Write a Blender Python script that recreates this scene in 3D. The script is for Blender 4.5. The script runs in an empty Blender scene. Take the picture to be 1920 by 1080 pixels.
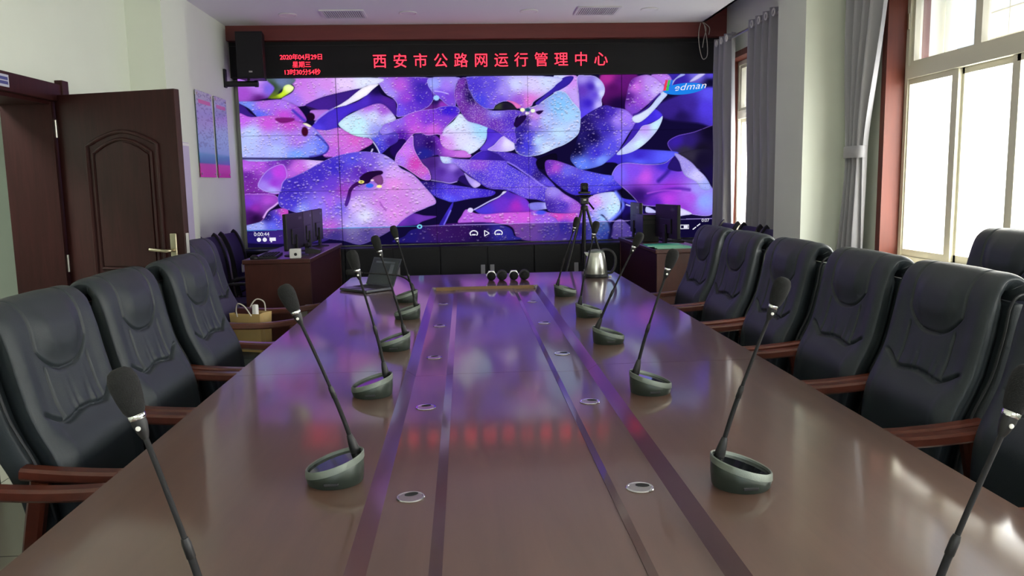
import bpy, bmesh, math, random
import numpy as np
from mathutils import Vector, Matrix, Quaternion

scene = bpy.context.scene
COL = scene.collection
PI = math.pi
random.seed(3)

# ------------------------------------------------------------------ camera, sky, sun, daylight, exposure
def make_camera():
    yaw, pitch, roll = (math.radians(a) for a in (3.3, 7.5, 1.1))
    fwd = Vector((math.sin(yaw) * math.cos(pitch), math.cos(yaw) * math.cos(pitch), -math.sin(pitch)))
    right = Vector((math.cos(yaw), -math.sin(yaw), 0)); up = right.cross(fwd)
    r2 = right * math.cos(roll) - up * math.sin(roll); u2 = right * math.sin(roll) + up * math.cos(roll)
    cd = bpy.data.cameras.new('camera'); cam = bpy.data.objects.new('camera', cd); COL.objects.link(cam)
    m = Matrix((r2, u2, -fwd)).transposed().to_4x4(); m.translation = Vector((0, 0, 1.47)); cam.matrix_world = m
    cd.sensor_width = 36; cd.sensor_fit = 'HORIZONTAL'; cd.lens = 1495 / 1920 * 36; cd.clip_start = .05
    scene.camera = cam
make_camera()
scene.view_settings.view_transform = 'Standard'
scene.view_settings.look = 'None'
scene.view_settings.gamma = 1
scene.view_settings.use_curve_mapping = False
scene.view_settings.exposure = 0.0
scene.cycles.max_bounces = 8; scene.cycles.diffuse_bounces = 5; scene.cycles.glossy_bounces = 4
scene.cycles.transparent_max_bounces = 12; scene.cycles.sample_clamp_indirect = 6
scene.cycles.caustics_reflective = False; scene.cycles.caustics_refractive = False

world = bpy.data.worlds.new('sky'); scene.world = world; world.use_nodes = True
wn = world.node_tree.nodes; wl = world.node_tree.links
sky = wn.new('ShaderNodeTexSky'); sky.sky_type = 'NISHITA'; sky.sun_disc = False
sky.dust_density = 5; sky.ozone_density = 0; sky.sun_elevation = math.radians(67); sky.sun_rotation = math.radians(123)
wl.new(sky.outputs[0], wn['Background'].inputs[0]); wn['Background'].inputs[1].default_value = 1.3

sd = bpy.data.lights.new('sun', 'SUN'); sd.energy = 14; sd.angle = math.radians(.55); sd.color = (1, .95, .86)
so = bpy.data.objects.new('sun', sd); COL.objects.link(so)
so.rotation_euler = Vector((.322, -.209, .923)).to_track_quat('Z', 'Y').to_euler()

WINDOWS = [(6.62, 8.40), (3.04, 5.19), (-.35, 2.0), (-2.9, -1.0)]   # right-wall windows along y; the last two are unseen, added for daylight
def daylight(y0, y1, z0, z1, x, radiance, colour=(1, .985, .93)):
    ld = bpy.data.lights.new('window_daylight_fill', 'AREA'); ld.shape = 'RECTANGLE'
    ld.size = y1 - y0; ld.size_y = z1 - z0; ld.energy = radiance * PI * ld.size * ld.size_y; ld.color = colour
    o = bpy.data.objects.new('window_daylight_fill', ld); COL.objects.link(o)
    o.location = (x, (y0 + y1) / 2, (z0 + z1) / 2); o.rotation_euler = (PI / 2, 0, PI / 2)
for wy0, wy1 in WINDOWS:
    daylight(wy0 + .05, wy1 - .05, .97, 2.08, 3.06, 14)
ld = bpy.data.lights.new('window_daylight_fill', 'AREA'); ld.shape = 'RECTANGLE'; ld.size = 3.3; ld.size_y = 1.5; ld.energy = 2.0 * PI * 4.95; ld.color = (1, .99, .95)
lo = bpy.data.objects.new('window_daylight_fill', ld); COL.objects.link(lo); lo.location = (0, -3.45, 1.75); lo.rotation_euler = (PI / 2, 0, 0)   # frontal fill, let in by an added, unseen back-wall window
ld = bpy.data.lights.new('corridor_fill', 'AREA'); ld.size = .6; ld.energy = 75; ld.color = (.94, 1, .93)  # added unseen light that brightens the corridor
lo = bpy.data.objects.new('corridor_fill', ld); COL.objects.link(lo); lo.location = (-3.4, 4.2, 2.9)

# ------------------------------------------------------------------ materials
def s2l(c):
    return tuple(((v / 255) / 12.92 if v / 255 <= .04045 else ((v / 255 + .055) / 1.055) ** 2.4) for v in c[:3])
def mat(name, rgb, rough=.5, metal=0, coat=0, spec=.5, sheen=0, bump=0, bump_scale=200, vary=0, vary_scale=6):
    m = bpy.data.materials.new(name); m.use_nodes = True
    n = m.node_tree.nodes; l = m.node_tree.links; b = n['Principled BSDF']
    b.inputs['Base Color'].default_value = (*s2l(rgb), 1); b.inputs['Roughness'].default_value = rough
    b.inputs['Metallic'].default_value = metal; b.inputs['Coat Weight'].default_value = coat
    b.inputs['Coat Roughness'].default_value = .085; b.inputs['Specular IOR Level'].default_value = spec
    b.inputs['Sheen Weight'].default_value = sheen
    tc = n.new('ShaderNodeTexCoord')
    if vary:
        t = n.new('ShaderNodeTexNoise'); t.inputs['Scale'].default_value = vary_scale; t.inputs['Detail'].default_value = 5
        l.new(tc.outputs['Object'], t.inputs['Vector'])
        r = n.new('ShaderNodeValToRGB'); c = s2l(rgb)
        r.color_ramp.elements[0].position = .3; r.color_ramp.elements[1].position = .7
        r.color_ramp.elements[0].color = (*[v * (1 - vary) for v in c], 1); r.color_ramp.elements[1].color = (*[min(1, v * (1 + vary)) for v in c], 1)
        l.new(t.outputs['Fac'], r.inputs[0]); l.new(r.outputs[0], b.inputs['Base Color'])
    if bump:
        t = n.new('ShaderNodeTexNoise'); t.inputs['Scale'].default_value = bump_scale; t.inputs['Detail'].default_value = 3
        l.new(tc.outputs['Object'], t.inputs['Vector'])
        bp = n.new('ShaderNodeBump'); bp.inputs['Strength'].default_value = bump; bp.inputs['Distance'].default_value = .002
        l.new(t.outputs['Fac'], bp.inputs['Height']); l.new(bp.outputs[0], b.inputs['Normal'])
    return m
def wood(name, rgb, rough=.3, coat=0, stretch=(1, 1, 1), scale=5, depth=.35):
    m = mat(name, rgb, rough, coat=coat)
    n = m.node_tree.nodes; l = m.node_tree.links; b = n['Principled BSDF']; tc = n['Texture Coordinate']
    mp = n.new('ShaderNodeMapping'); mp.inputs['Scale'].default_value = stretch; l.new(tc.outputs['Object'], mp.inputs[0])
    t = n.new('ShaderNodeTexNoise'); t.inputs['Scale'].default_value = scale; t.inputs['Detail'].default_value = 8; t.inputs['Roughness'].default_value = .65
    t.inputs['Distortion'].default_value = .6; l.new(mp.outputs[0], t.inputs['Vector'])
    r = n.new('ShaderNodeValToRGB'); c = s2l(rgb)
    r.color_ramp.elements[0].position = .32; r.color_ramp.elements[1].position = .68
    r.color_ramp.elements[0].color = (*[v * (1 - depth) for v in c], 1); r.color_ramp.elements[1].color = (*[min(1, v * (1 + depth)) for v in c], 1)
    l.new(t.outputs['Fac'], r.inputs[0]); l.new(r.outputs[0], b.inputs['Base Color'])
    return m
def emit(name, rgb, strength=1):
    m = bpy.data.materials.new(name); m.use_nodes = True; n = m.node_tree.nodes; n.remove(n['Principled BSDF'])
    e = n.new('ShaderNodeEmission'); e.inputs[0].default_value = (*s2l(rgb), 1); e.inputs[1].default_value = strength
    m.node_tree.links.new(e.outputs[0], n['Material Output'].inputs[0]); return m
def glass(name, rgb, clear, rough=.02):
    """A thin pane: mostly see-through, the rest a milky film, with a glossy reflection."""
    m = bpy.data.materials.new(name); m.use_nodes = True; n = m.node_tree.nodes; l = m.node_tree.links; n.remove(n['Principled BSDF'])
    tr = n.new('ShaderNodeBsdfTransparent'); tl = n.new('ShaderNodeBsdfTranslucent'); gl = n.new('ShaderNodeBsdfGlossy')
    tl.inputs[0].default_value = (*s2l(rgb), 1); gl.inputs['Roughness'].default_value = rough
    mx = n.new('ShaderNodeMixShader'); mx.inputs[0].default_value = clear; l.new(tl.outputs[0], mx.inputs[1]); l.new(tr.outputs[0], mx.inputs[2])
    lw = n.new('ShaderNodeLayerWeight'); lw.inputs[0].default_value = .5
    pw = n.new('ShaderNodeMath'); pw.operation = 'POWER'; pw.inputs[1].default_value = 4; l.new(lw.outputs['Facing'], pw.inputs[0])
    fr = n.new('ShaderNodeMath'); fr.operation = 'MULTIPLY_ADD'; fr.inputs[1].default_value = .5; fr.inputs[2].default_value = .02; l.new(pw.outputs[0], fr.inputs[0])
    m2 = n.new('ShaderNodeMixShader'); l.new(fr.outputs[0], m2.inputs[0]); l.new(mx.outputs[0], m2.inputs[1]); l.new(gl.outputs[0], m2.inputs[2])
    l.new(m2.outputs[0], n['Material Output'].inputs[0]); return m

M = {}
M['wall'] = mat('wall_paint', (224, 230, 217), .85, vary=.02, vary_scale=2, bump=.05, bump_scale=90)
M['ceiling'] = mat('ceiling_paint', (235, 235, 232), .9)
M['tile'] = None
M['table'] = wood('table_veneer', (88, 63, 52), .42, .75, (3.5, .35, 3), 3.2, .14)
M['table_dark'] = wood('table_moulding', (66, 38, 33), .34, .8, (3, .3, 3), 4, .15)
M['chair_wood'] = wood('chair_wood', (86, 40, 28), .34, .3, (2, 2, 2), 6, .25)
M['dark_wood'] = wood('door_wood', (50, 20, 19), .5, 0, (6, 6, .5), 5, .3); M['dark_wood'].node_tree.nodes['Principled BSDF'].inputs['Specular IOR Level'].default_value = .25
M['desk_wood'] = wood('desk_wood', (72, 38, 32), .35, .15, (3, 3, .6), 5, .2)
M['red_wood'] = wood('window_lining', (94, 38, 22), .55, 0, (5, 5, .5), 4, .15)
M['fascia'] = wood('fascia_wood', (108, 46, 42), .45, .1, (.6, 3, 6), 3, .12)
M['leather'] = mat('chair_leather', (39, 46, 50), .5, spec=.42, bump=.25, bump_scale=420)
M['piping'] = mat('chair_piping', (24, 27, 31), .5)
M['black'] = mat('black_plastic', (17, 17, 19), .5)
M['matte_black'] = mat('matte_black', (14, 14, 17), .8)
M['foam'] = mat('windscreen_foam', (17, 18, 18), .95, bump=.8, bump_scale=500)
M['steel'] = mat('brushed_steel', (200, 200, 192), .28, 1)
M['chrome'] = mat('chrome', (225, 225, 225), .08, 1)
M['mic_body'] = mat('microphone_body', (50, 58, 52), .38, .4)
M['mic_rim'] = mat('microphone_rim', (122, 130, 122), .5, .6, bump=.4, bump_scale=700)
M['display'] = mat('dark_display', (14, 15, 18), .06, spec=.6)
M['cabinet'] = mat('cabinet_black', (12, 13, 18), .4, spec=.3)
M['curtain'] = mat('curtain_cloth', (158, 158, 163), .75, sheen=.3, bump=.2, bump_scale=300)
M['alu'] = mat('window_frame', (214, 211, 192), .45)
M['white'] = mat('white_plastic', (232, 232, 226), .4)
M['grille'] = mat('vent_metal', (222, 222, 222), .5)
M['vent_dark'] = mat('vent_shadow', (96, 96, 100), .8)
M['outside'] = mat('outside_render', (226, 226, 216), .9, vary=.03)
M['paper'] = mat('paper', (235, 235, 232), .7)
M['green'] = mat('green_folder', (70, 190, 150), .5)
M['bag'] = mat('gold_paper', (186, 158, 104), .5, vary=.08)
M['rope'] = mat('cord', (200, 196, 186), .7)
M['mesh'] = mat('chair_mesh', (40, 34, 70), .7, bump=.5, bump_scale=600)
M['cup'] = mat('cup_glaze', (232, 230, 228), .2)
M['brass'] = mat('satin_brass', (196, 186, 160), .3, 1)
M['handle_grey'] = mat('recessed_handle', (150, 150, 156), .4)
M['tan'] = wood('edge_banding', (132, 100, 62), .4, 0, (1, 3, 3), 4, .15)
M['sign'] = mat('acrylic_sign', (178, 204, 188), .15)
M['glass_clear'] = glass('window_glass', (255, 255, 255), .95)
M['glass_frost'] = glass('frosted_film', (255, 255, 250), .80, .2)

def tile_material():
    m = mat('floor_tile', (152, 147, 134), .22, spec=.5); n = m.node_tree.nodes; l = m.node_tree.links
    br = n.new('ShaderNodeTexBrick'); br.offset = 0; br.inputs['Scale'].default_value = 1
    br.inputs['Brick Width'].default_value = .8; br.inputs['Row Height'].default_value = .8; br.inputs['Mortar Size'].default_value = .004
    br.inputs['Color1'].default_value = (*s2l((152, 147, 134)), 1); br.inputs['Color2'].default_value = (*s2l((147, 142, 130)), 1)
    br.inputs['Mortar'].default_value = (*s2l((84, 79, 72)), 1)
    l.new(n['Texture Coordinate'].outputs['Object'], br.inputs['Vector']); l.new(br.outputs[0], n['Principled BSDF'].inputs['Base Color'])
    return m
M['tile'] = tile_material()

# ------------------------------------------------------------------ mesh helpers
class MB:
    """Collects shapes into ONE mesh."""
    def __init__(self): self.v = []; self.f = []
    def add(self, vs, fs):
        o = len(self.v); self.v += [tuple(p) for p in vs]; self.f += [tuple(i + o for i in f) for f in fs]; return self
    def box(self, x0, x1, y0, y1, z0, z1, b=0):
        if b:
            bm = bmesh.new(); bmesh.ops.create_cube(bm, size=1)
            for q in bm.verts: q.co = Vector(((x0 + x1) / 2 + q.co.x * (x1 - x0), (y0 + y1) / 2 + q.co.y * (y1 - y0), (z0 + z1) / 2 + q.co.z * (z1 - z0)))
            bmesh.ops.bevel(bm, geom=bm.edges[:], offset=b, segments=3, affect='EDGES', profile=.5)
            bm.verts.index_update(); r = self.add([q.co[:] for q in bm.verts], [[q.index for q in f.verts] for f in bm.faces]); bm.free(); return r
        vs = [(x, y, z) for x in (x0, x1) for y in (y0, y1) for z in (z0, z1)]
        return self.add(vs, [(0, 1, 3, 2), (4, 6, 7, 5), (0, 4, 5, 1), (2, 3, 7, 6), (0, 2, 6, 4), (1, 5, 7, 3)])
    def loft(self, rings, closed=True, caps=True):
        n = len(rings[0]); vs = [p for r in rings for p in r]; fs = []
        for i in range(len(rings) - 1):
            for j in range(n if closed else n - 1):
                k = (j + 1) % n; fs.append((i * n + j, i * n + k, (i + 1) * n + k, (i + 1) * n + j))
        if caps and closed: fs += [tuple(range(n))[::-1], tuple((len(rings) - 1) * n + j for j in range(n))]
        return self.add(vs, fs)
    def lathe(self, prof, n=32, c=(0, 0, 0), axis=(0, 0, 1), caps=True):
        q = Vector((0, 0, 1)).rotation_difference(Vector(axis).normalized()); c = Vector(c)
        return self.loft([[c + q @ Vector((r * math.cos(2 * PI * j / n), r * math.sin(2 * PI * j / n), z)) for j in range(n)] for r, z in prof], True, caps)
    def tube(self, pts, r, n=10, caps=True):
        pts = [Vector(p) for p in pts]; rs = r if isinstance(r, (list, tuple)) else [r] * len(pts); rings = []
        t0 = (pts[1] - pts[0]).normalized(); a = t0.orthogonal().normalized()
        for i, p in enumerate(pts):
            t = ((pts[min(i + 1, len(pts) - 1)] - pts[max(i - 1, 0)])).normalized()
            a = (a - t * a.dot(t)).normalized(); b = t.cross(a)
            rings.append([p + (a * math.cos(2 * PI * j / n) + b * math.sin(2 * PI * j / n)) * rs[i] for j in range(n)])
        return self.loft(rings, True, caps)
    def bar(self, pts, side, w, h):
        """A rectangular section w (along `side`) by h swept along pts."""
        pts = [Vector(p) for p in pts]; side = Vector(side).normalized(); rings = []; k = min(w, h) * .22
        for i, p in enumerate(pts):
            t = (pts[min(i + 1, len(pts) - 1)] - pts[max(i - 1, 0)]).normalized(); s = (side - t * side.dot(t)).normalized(); u = s.cross(t)
            a, b = w / 2, h / 2
            rings.append([p + s * x + u * z for x, z in ((-a + k, -b), (a - k, -b), (a, -b + k), (a, b - k), (a - k, b), (-a + k, b), (-a, b - k), (-a, -b + k))])
        return self.loft(rings)
    def prism(self, poly, depth, fn):
        """poly (u, v) pushed out by depth; fn(u, v, w) gives the point."""
        n = len(poly); vs = [fn(u, v, 0) for u, v in poly] + [fn(u, v, depth) for u, v in poly]
        return self.add(vs, [tuple(range(n))[::-1], tuple(range(n, 2 * n))] + [(i, (i + 1) % n, n + (i + 1) % n, n + i) for i in range(n)])
    def build(self, name, m, parent=None, smooth=False, loc=None):
        me = bpy.data.meshes.new(name); me.from_pydata(self.v, [], self.f); me.update()
        bm = bmesh.new(); bm.from_mesh(me); bmesh.ops.recalc_face_normals(bm, faces=bm.faces[:]); bm.to_mesh(me); bm.free()
        if smooth:
            me.polygons.foreach_set('use_smooth', [True] * len(me.polygons))
            if smooth != 2:
                try: me.set_sharp_from_angle(angle=math.radians(38))
                except Exception: pass
        me.materials.append(m); o = bpy.data.objects.new(name, me); COL.objects.link(o)
        if parent: o.parent = parent
        if loc: o.location = loc
        return o
def catmull(p, k=8):
    p = [Vector(q) for q in p]; out = []
    for i in range(len(p) - 1):
        a, b, c, d = p[max(i - 1, 0)], p[i], p[i + 1], p[min(i + 2, len(p) - 1)]
        for j in range(k):
            t = j / k; out.append(.5 * (2 * b + (c - a) * t + (2 * a - 5 * b + 4 * c - d) * t * t + (3 * b - a - 3 * c + d) * t ** 3))
    return out + [p[-1]]
def tag(o, label, cat, group=None):
    o['label'] = label; o['category'] = cat
    if group: o['group'] = group
    return o
def thing(name, label, cat, loc=(0, 0, 0), rz=0, group=None):
    o = bpy.data.objects.new(name, None); COL.objects.link(o); o.location = loc; o.rotation_euler = (0, 0, rz)
    o.empty_display_size = .1
    return tag(o, label, cat, group)
def struct(o): o['kind'] = 'structure'; return o
def children_of(o): return [c for c in bpy.data.objects if c.parent == o]
def dup(root, loc, rz, label, group=None, scale=1):
    r = root.copy(); COL.objects.link(r); r.location = loc; r.rotation_euler = (0, 0, rz); r.scale = (scale,) * 3; r['label'] = label
    if group: r['group'] = group
    for ch in children_of(root):
        c = ch.copy(); COL.objects.link(c); c.parent = r
        for g in children_of(ch):
            d = g.copy(); COL.objects.link(d); d.parent = c
    return r
def text_mesh(name, body, size, m, parent, loc, rot=(PI / 2, 0, 0), align='LEFT', shear=0, extrude=0, space=1):
    cu = bpy.data.curves.new(name, 'FONT'); cu.body = body; cu.size = size; cu.align_x = align; cu.shear = shear; cu.extrude = extrude
    cu.space_character = space; cu.offset = 0
    t = bpy.data.objects.new(name, cu); COL.objects.link(t); bpy.context.view_layer.update()
    me = bpy.data.meshes.new_from_object(t.evaluated_get(bpy.context.evaluated_depsgraph_get())); me.name = name
    bpy.data.objects.remove(t); bpy.data.curves.remove(cu)
    me.materials.clear(); me.materials.append(m)
    o = bpy.data.objects.new(name, me); COL.objects.link(o); o.parent = parent; o.location = loc; o.rotation_euler = rot
    return o
# ------------------------------------------------------------------ the room
XL, XR, YB, YF, ZC = -2.35, 2.78, -3.2, 8.66, 3.09
struct(MB().box(-4.4, 3.1, YB - .2, 8.9, -.12, 0).build('floor', M['tile']))
b = MB(); b.box(XL - .3, 2.545, YB, YF, ZC, ZC + .06); b.box(2.515, 2.545, YB, YF, ZC, 3.4)
b.box(2.515, XR + .25, YB, YF, 3.4, 3.46)
struct(b.build('ceiling', M['ceiling']))
struct(MB().box(XL - .3, XR + .27, YF, YF + .2, 0, 3.46).build('wall_front', M['wall']))
struct((lambda q: (q.box(XL - .3, XR + .27, YB - .2, YB, 0, 1.0), q.box(XL - .3, XR + .27, YB - .2, YB, 2.5, 3.46), q.box(XL - .3, -1.65, YB - .2, YB, 1.0, 2.5), q.box(1.65, XR + .27, YB - .2, YB, 1.0, 2.5), q)[-1])(MB()).build('wall_back', M['wall']))
# left wall with the open doorway, and its pier
b = MB(); b.box(XL - .27, XL, YB, 3.93, 0, 3.46); b.box(XL - .27, XL, 4.83, YF, 0, 3.46); b.box(XL - .27, XL, 3.93, 4.83, 2.0, 3.46)
struct(b.build('wall_left', M['wall']))
struct(MB().box(XL, -2.1, 5.97, 6.48, 0, ZC).build('pillar_left', M['wall']))
b = MB(); b.box(-4.4, -4.2, 1.0, 8.8, 0, 3.2); b.box(-4.2, XL - .27, 8.6, 8.8, 0, 3.2); b.box(-4.2, XL - .27, 1.0, 1.2, 0, 3.2); b.box(-4.2, XL - .27, 1.2, 8.6, 3.0, 3.2)
struct(b.build('wall_corridor', mat('corridor_paint', (208, 213, 207), .85)))
# right wall: solid below the sills, above the heads and between the windows
b = MB(); X0, X1 = XR, XR + .25
b.box(X0, X1, YB, YF, 0, .9); b.box(X0, X1, YB, YF, 2.70, 3.46)
edges = [YB] + [v for w in sorted(WINDOWS) for v in w] + [YF]
for i in range(0, len(edges), 2): b.box(X0, X1, edges[i], edges[i + 1], .9, 2.70)
struct(b.build('wall_right', M['wall']))
struct(MB().box(2.4, XR, 5.59, 6.09, 0, 3.4).build('pillar_right', M['wall']))
# skirting
struct(MB().box(XL, XL + .015, 4.95, 5.97, 0, .1).build('baseboard_left', M['dark_wood']))
# timber band over the video wall, running into the curtain recess
struct(MB().box(XL, XR, 8.44, YF, 2.945, 3.0899).build('trim_1', M['fascia']))
struct(MB().box(2.546, XR, 8.44, YF, 3.0899, 3.399).build('trim_2', M['fascia']))
# doorway lining and head casing
b = MB(); b.box(XL - .275, XL - .001, 4.80, 4.835, 0, 2.0); b.box(XL - .275, XL - .001, 3.925, 3.96, 0, 2.0); b.box(XL - .275, XL - .001, 3.96, 4.80, 1.965, 2.003); b.box(XL - .0005, XL + .009, 4.80, 4.94, 0, 1.984); b.box(XL - .0005, XL + .009, 3.86, 3.96, 0, 1.984)
struct(b.build('trim_3', M['dark_wood']))
b = MB(); b.box(XL, XL + .035, 3.80, 4.90, 1.985, 2.085, .004); b.box(XL, XL + .045, 4.88, 4.955, 1.98, 2.11, .004)
struct(b.build('trim_4', M['dark_wood']))

# windows: timber lining (trim), aluminium frames, clear panes above the transom, filmed panes below
def window(n, y0, y1, panes):
    xg = 2.93; upper = 3 if n == 2 else panes
    lin = MB(); lin.box(XR - .02, XR + .26, y1 - .028, y1 + .03, .87, 2.73); lin.box(XR - .02, XR + .26, y0 - .03, y0 + .028, .87, 2.73)
    lin.box(XR - .02, XR + .26, y0 + .028, y1 - .028, 2.672, 2.73)
    struct(lin.build('trim_%d' % (4 + n), M['red_wood']))
    sl = MB(); sl.box(XR - .05, XR + .26, y0 + .029, y1 - .029, .868, .902, .004); struct(sl.build('trim_%d' % (8 + n), M['alu']))
    w = bpy.data.objects.new('window_%d' % n, None); COL.objects.link(w); w['kind'] = 'structure'
    w['label'] = ['window by the video wall between grey curtains', 'tall sliding window beside the tied-back curtain', 'added unseen window, for daylight', 'added unseen window at the back, for daylight'][n - 1]
    a, c = y0 + .03, y1 - .03
    f = MB(); d0, d1 = xg - .045, xg + .03
    f.box(d0, d1, a, c, .904, .945); f.box(d0, d1, a, c, 2.63, 2.67); f.box(d0, d1, a, a + .035, .945, 2.63); f.box(d0, d1, c - .035, c, .945, 2.63)
    f.box(d0 - .012, d1, a + .035, c - .035, 2.085, 2.165)
    f.build('frame', M['alu'], w)
    step = (c - a - .07) / upper
    for i in range(upper):
        p0, p1 = a + .035 + i * step, a + .035 + (i + 1) * step
        g = MB().box(xg + .004, xg + .008, p0 + .03, p1 - .03, 2.195, 2.60).build('pane', M['glass_clear'], w)
        s = MB(); s.box(xg - .03, xg + .02, p0, p0 + .032, 2.166, 2.629); s.box(xg - .03, xg + .02, p1 - .032, p1, 2.166, 2.629)
        s.box(xg - .03, xg + .02, p0 + .032, p1 - .032, 2.166, 2.197); s.box(xg - .03, xg + .02, p0 + .032, p1 - .032, 2.598, 2.629)
        s.build('sash', M['alu'], w)
    step = (c - a - .07) / panes
    for i in range(panes):
        p0, p1 = a + .035 + i * step, a + .035 + (i + 1) * step
        o = .025 if i % 2 else 0           # the sliding sashes run on two tracks
        g = MB().box(xg + .004 - o, xg + .008 - o, p0 + .02, p1 - .012, .985, 2.055).build('pane', M['glass_frost'], w)
        s = MB(); s.box(xg - .012 - o, xg + .018 - o, p0 - (.02 if i else 0), p0 + .04, .946, 2.084); s.box(xg - .012 - o, xg + .018 - o, p1 - (.04 if i < panes - 1 else .014), p1 + (.02 if i < panes - 1 else 0), .946, 2.084)
        s.box(xg - .012 - o, xg + .018 - o, p0 + .04, p1 - .014, .946, .99); s.box(xg - .012 - o, xg + .018 - o, p0 + .04, p1 - .014, 2.05, 2.084)
        s.build('sash', M['alu'], w)
    if n == 2:
        MB().box(xg - .052, xg - .045, c - .03, c - .012, 2.40, 2.50, .002).build('latch', M['brass'], w)
window(1, *WINDOWS[0], 3); window(2, *WINDOWS[1], 4)
def added_back_window():  # unseen window, added to carry the frontal fill light
    w = bpy.data.objects.new('window_5', None); COL.objects.link(w); w['kind'] = 'structure'
    f = MB(); y0, y1 = YB - .12, YB - .06
    for x in (-1.65, -.55, .5, 1.6): f.box(x, x + .05, y0, y1, 1.0, 2.5)
    f.box(-1.65, 1.65, y0, y1, 1.0, 1.05); f.box(-1.65, 1.65, y0, y1, 2.45, 2.5)
    f.build('frame', M['alu'], w)
    for x in (-1.6, -.5, .55): MB().box(x, x + 1.05, YB - .092, YB - .088, 1.05, 2.45).build('pane', M['glass_clear'], w)
added_back_window()
window(3, *WINDOWS[2], 4); window(4, *WINDOWS[3], 3)  # both out of view, added for more daylight and table reflections
# outside: a rendered wing with an eave, its drainpipe and a lit facade across the yard
b = MB(); b.box(3.031, 3.47, 5.55, 5.8, -3, 5.2); struct(b.build('exterior_wing', M['outside']))
struct(MB().box(3.04, 3.77, -4, 9, 3.75, 3.9).build('exterior_eave', M['outside']))
struct(MB().box(9, 9.3, -8, 24, -3, 9).build('exterior_facade', M['outside']))
struct(MB().box(3.1, 9, -8, 20, -3.1, -3).build('exterior_ground', mat('yard', (128, 126, 120), .9)))
t = MB(); t.tube([(3.385, 5.50, -2.9), (3.385, 5.50, 3.75)], .035, 14)
tag(t.build('drainpipe', M['outside'], None, True), 'white drainpipe on the sunlit wing seen through the upper pane', 'drainpipe')
g = thing('window_bars', 'thin grey security bars outside the tall window beside the curtain', 'bars', (3.30, 4.4, 2.0))
for z in (.30, .46): MB().tube([(0, -1.2, z), (0, .68, z)], .006, 8).build('rail', M['alu'], g)
for k in range(9): MB().tube([(0, -1.1 + k * .21, .1), (0, -1.1 + k * .21, .9)], .005, 8).build('bar', M['alu'], g)

# the door leaf, swung into the room, its edge towards the screen side
def door():
    h = Vector((XL + .012, 4.835, 0)); e = Vector((-1.575, 4.585, 0)); w = (e - h).length
    d = thing('door', 'open dark red-brown wooden door with an arched raised panel', 'door', h, math.atan2(e.y - h.y, e.x - h.x))
    d['kind'] = 'structure'; d.name = 'door_1'
    MB().box(0, w, 0, .045, .01, 2.02, .004).build('door_leaf', M['dark_wood'], d)
    cx = .435; hw = .235
    def arch(k, zb, zt):
        a = hw - k; p = [(cx - a, zb + k), (cx - a, zt - .075 - k)]
        for i in range(1, 20):
            u = -1 + 2 * i / 20; p.append((cx + a * u, zt - k - .075 + .075 * (1 - abs(u) ** 1.7) ** 1.0 if abs(u) < .82 else zt - k - .075 + .075 * (1 - .82 ** 1.7) * (1 - abs(u)) / .18))
        p += [(cx + a, zt - .075 - k), (cx + a, zb + k)]; return p
    for zb, zt in ((.98, 1.80), (.18, .86)):
        for k, r in ((0, .012), (.042, .010)):
            p = arch(k, zb, zt); p.append(p[0]); MB().tube([(x, -.001, z) for x, z in p], r, 8).build('panel_moulding', M['dark_wood'], d, True)
        MB().prism(arch(.058, zb, zt), .012, lambda u, v, q: (u, -.009 + q, v)).build('raised_panel', M['dark_wood'], d)
    hd = MB().box(w - .088, w - .046, -.012, 0, 0.99, 1.225, .005).build('handle_plate', M['brass'], d)
    MB().tube(catmull([(w - .067, -.01, 1.13), (w - .067, -.05, 1.13), (w - .09, -.058, 1.13), (w - .19, -.056, 1.138)], 5), .009, 10).build('handle', M['brass'], hd, True)
    MB().box(w - .001, w + .003, .01, .035, 0.99, 1.225).build('strike_plate', M['steel'], d)
    for z in (.25, 1.0, 1.78): MB().tube([(0, -.004, z), (0, -.004, z + .1)], .008, 10).build('hinge', M['steel'], d, True)
door()
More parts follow.
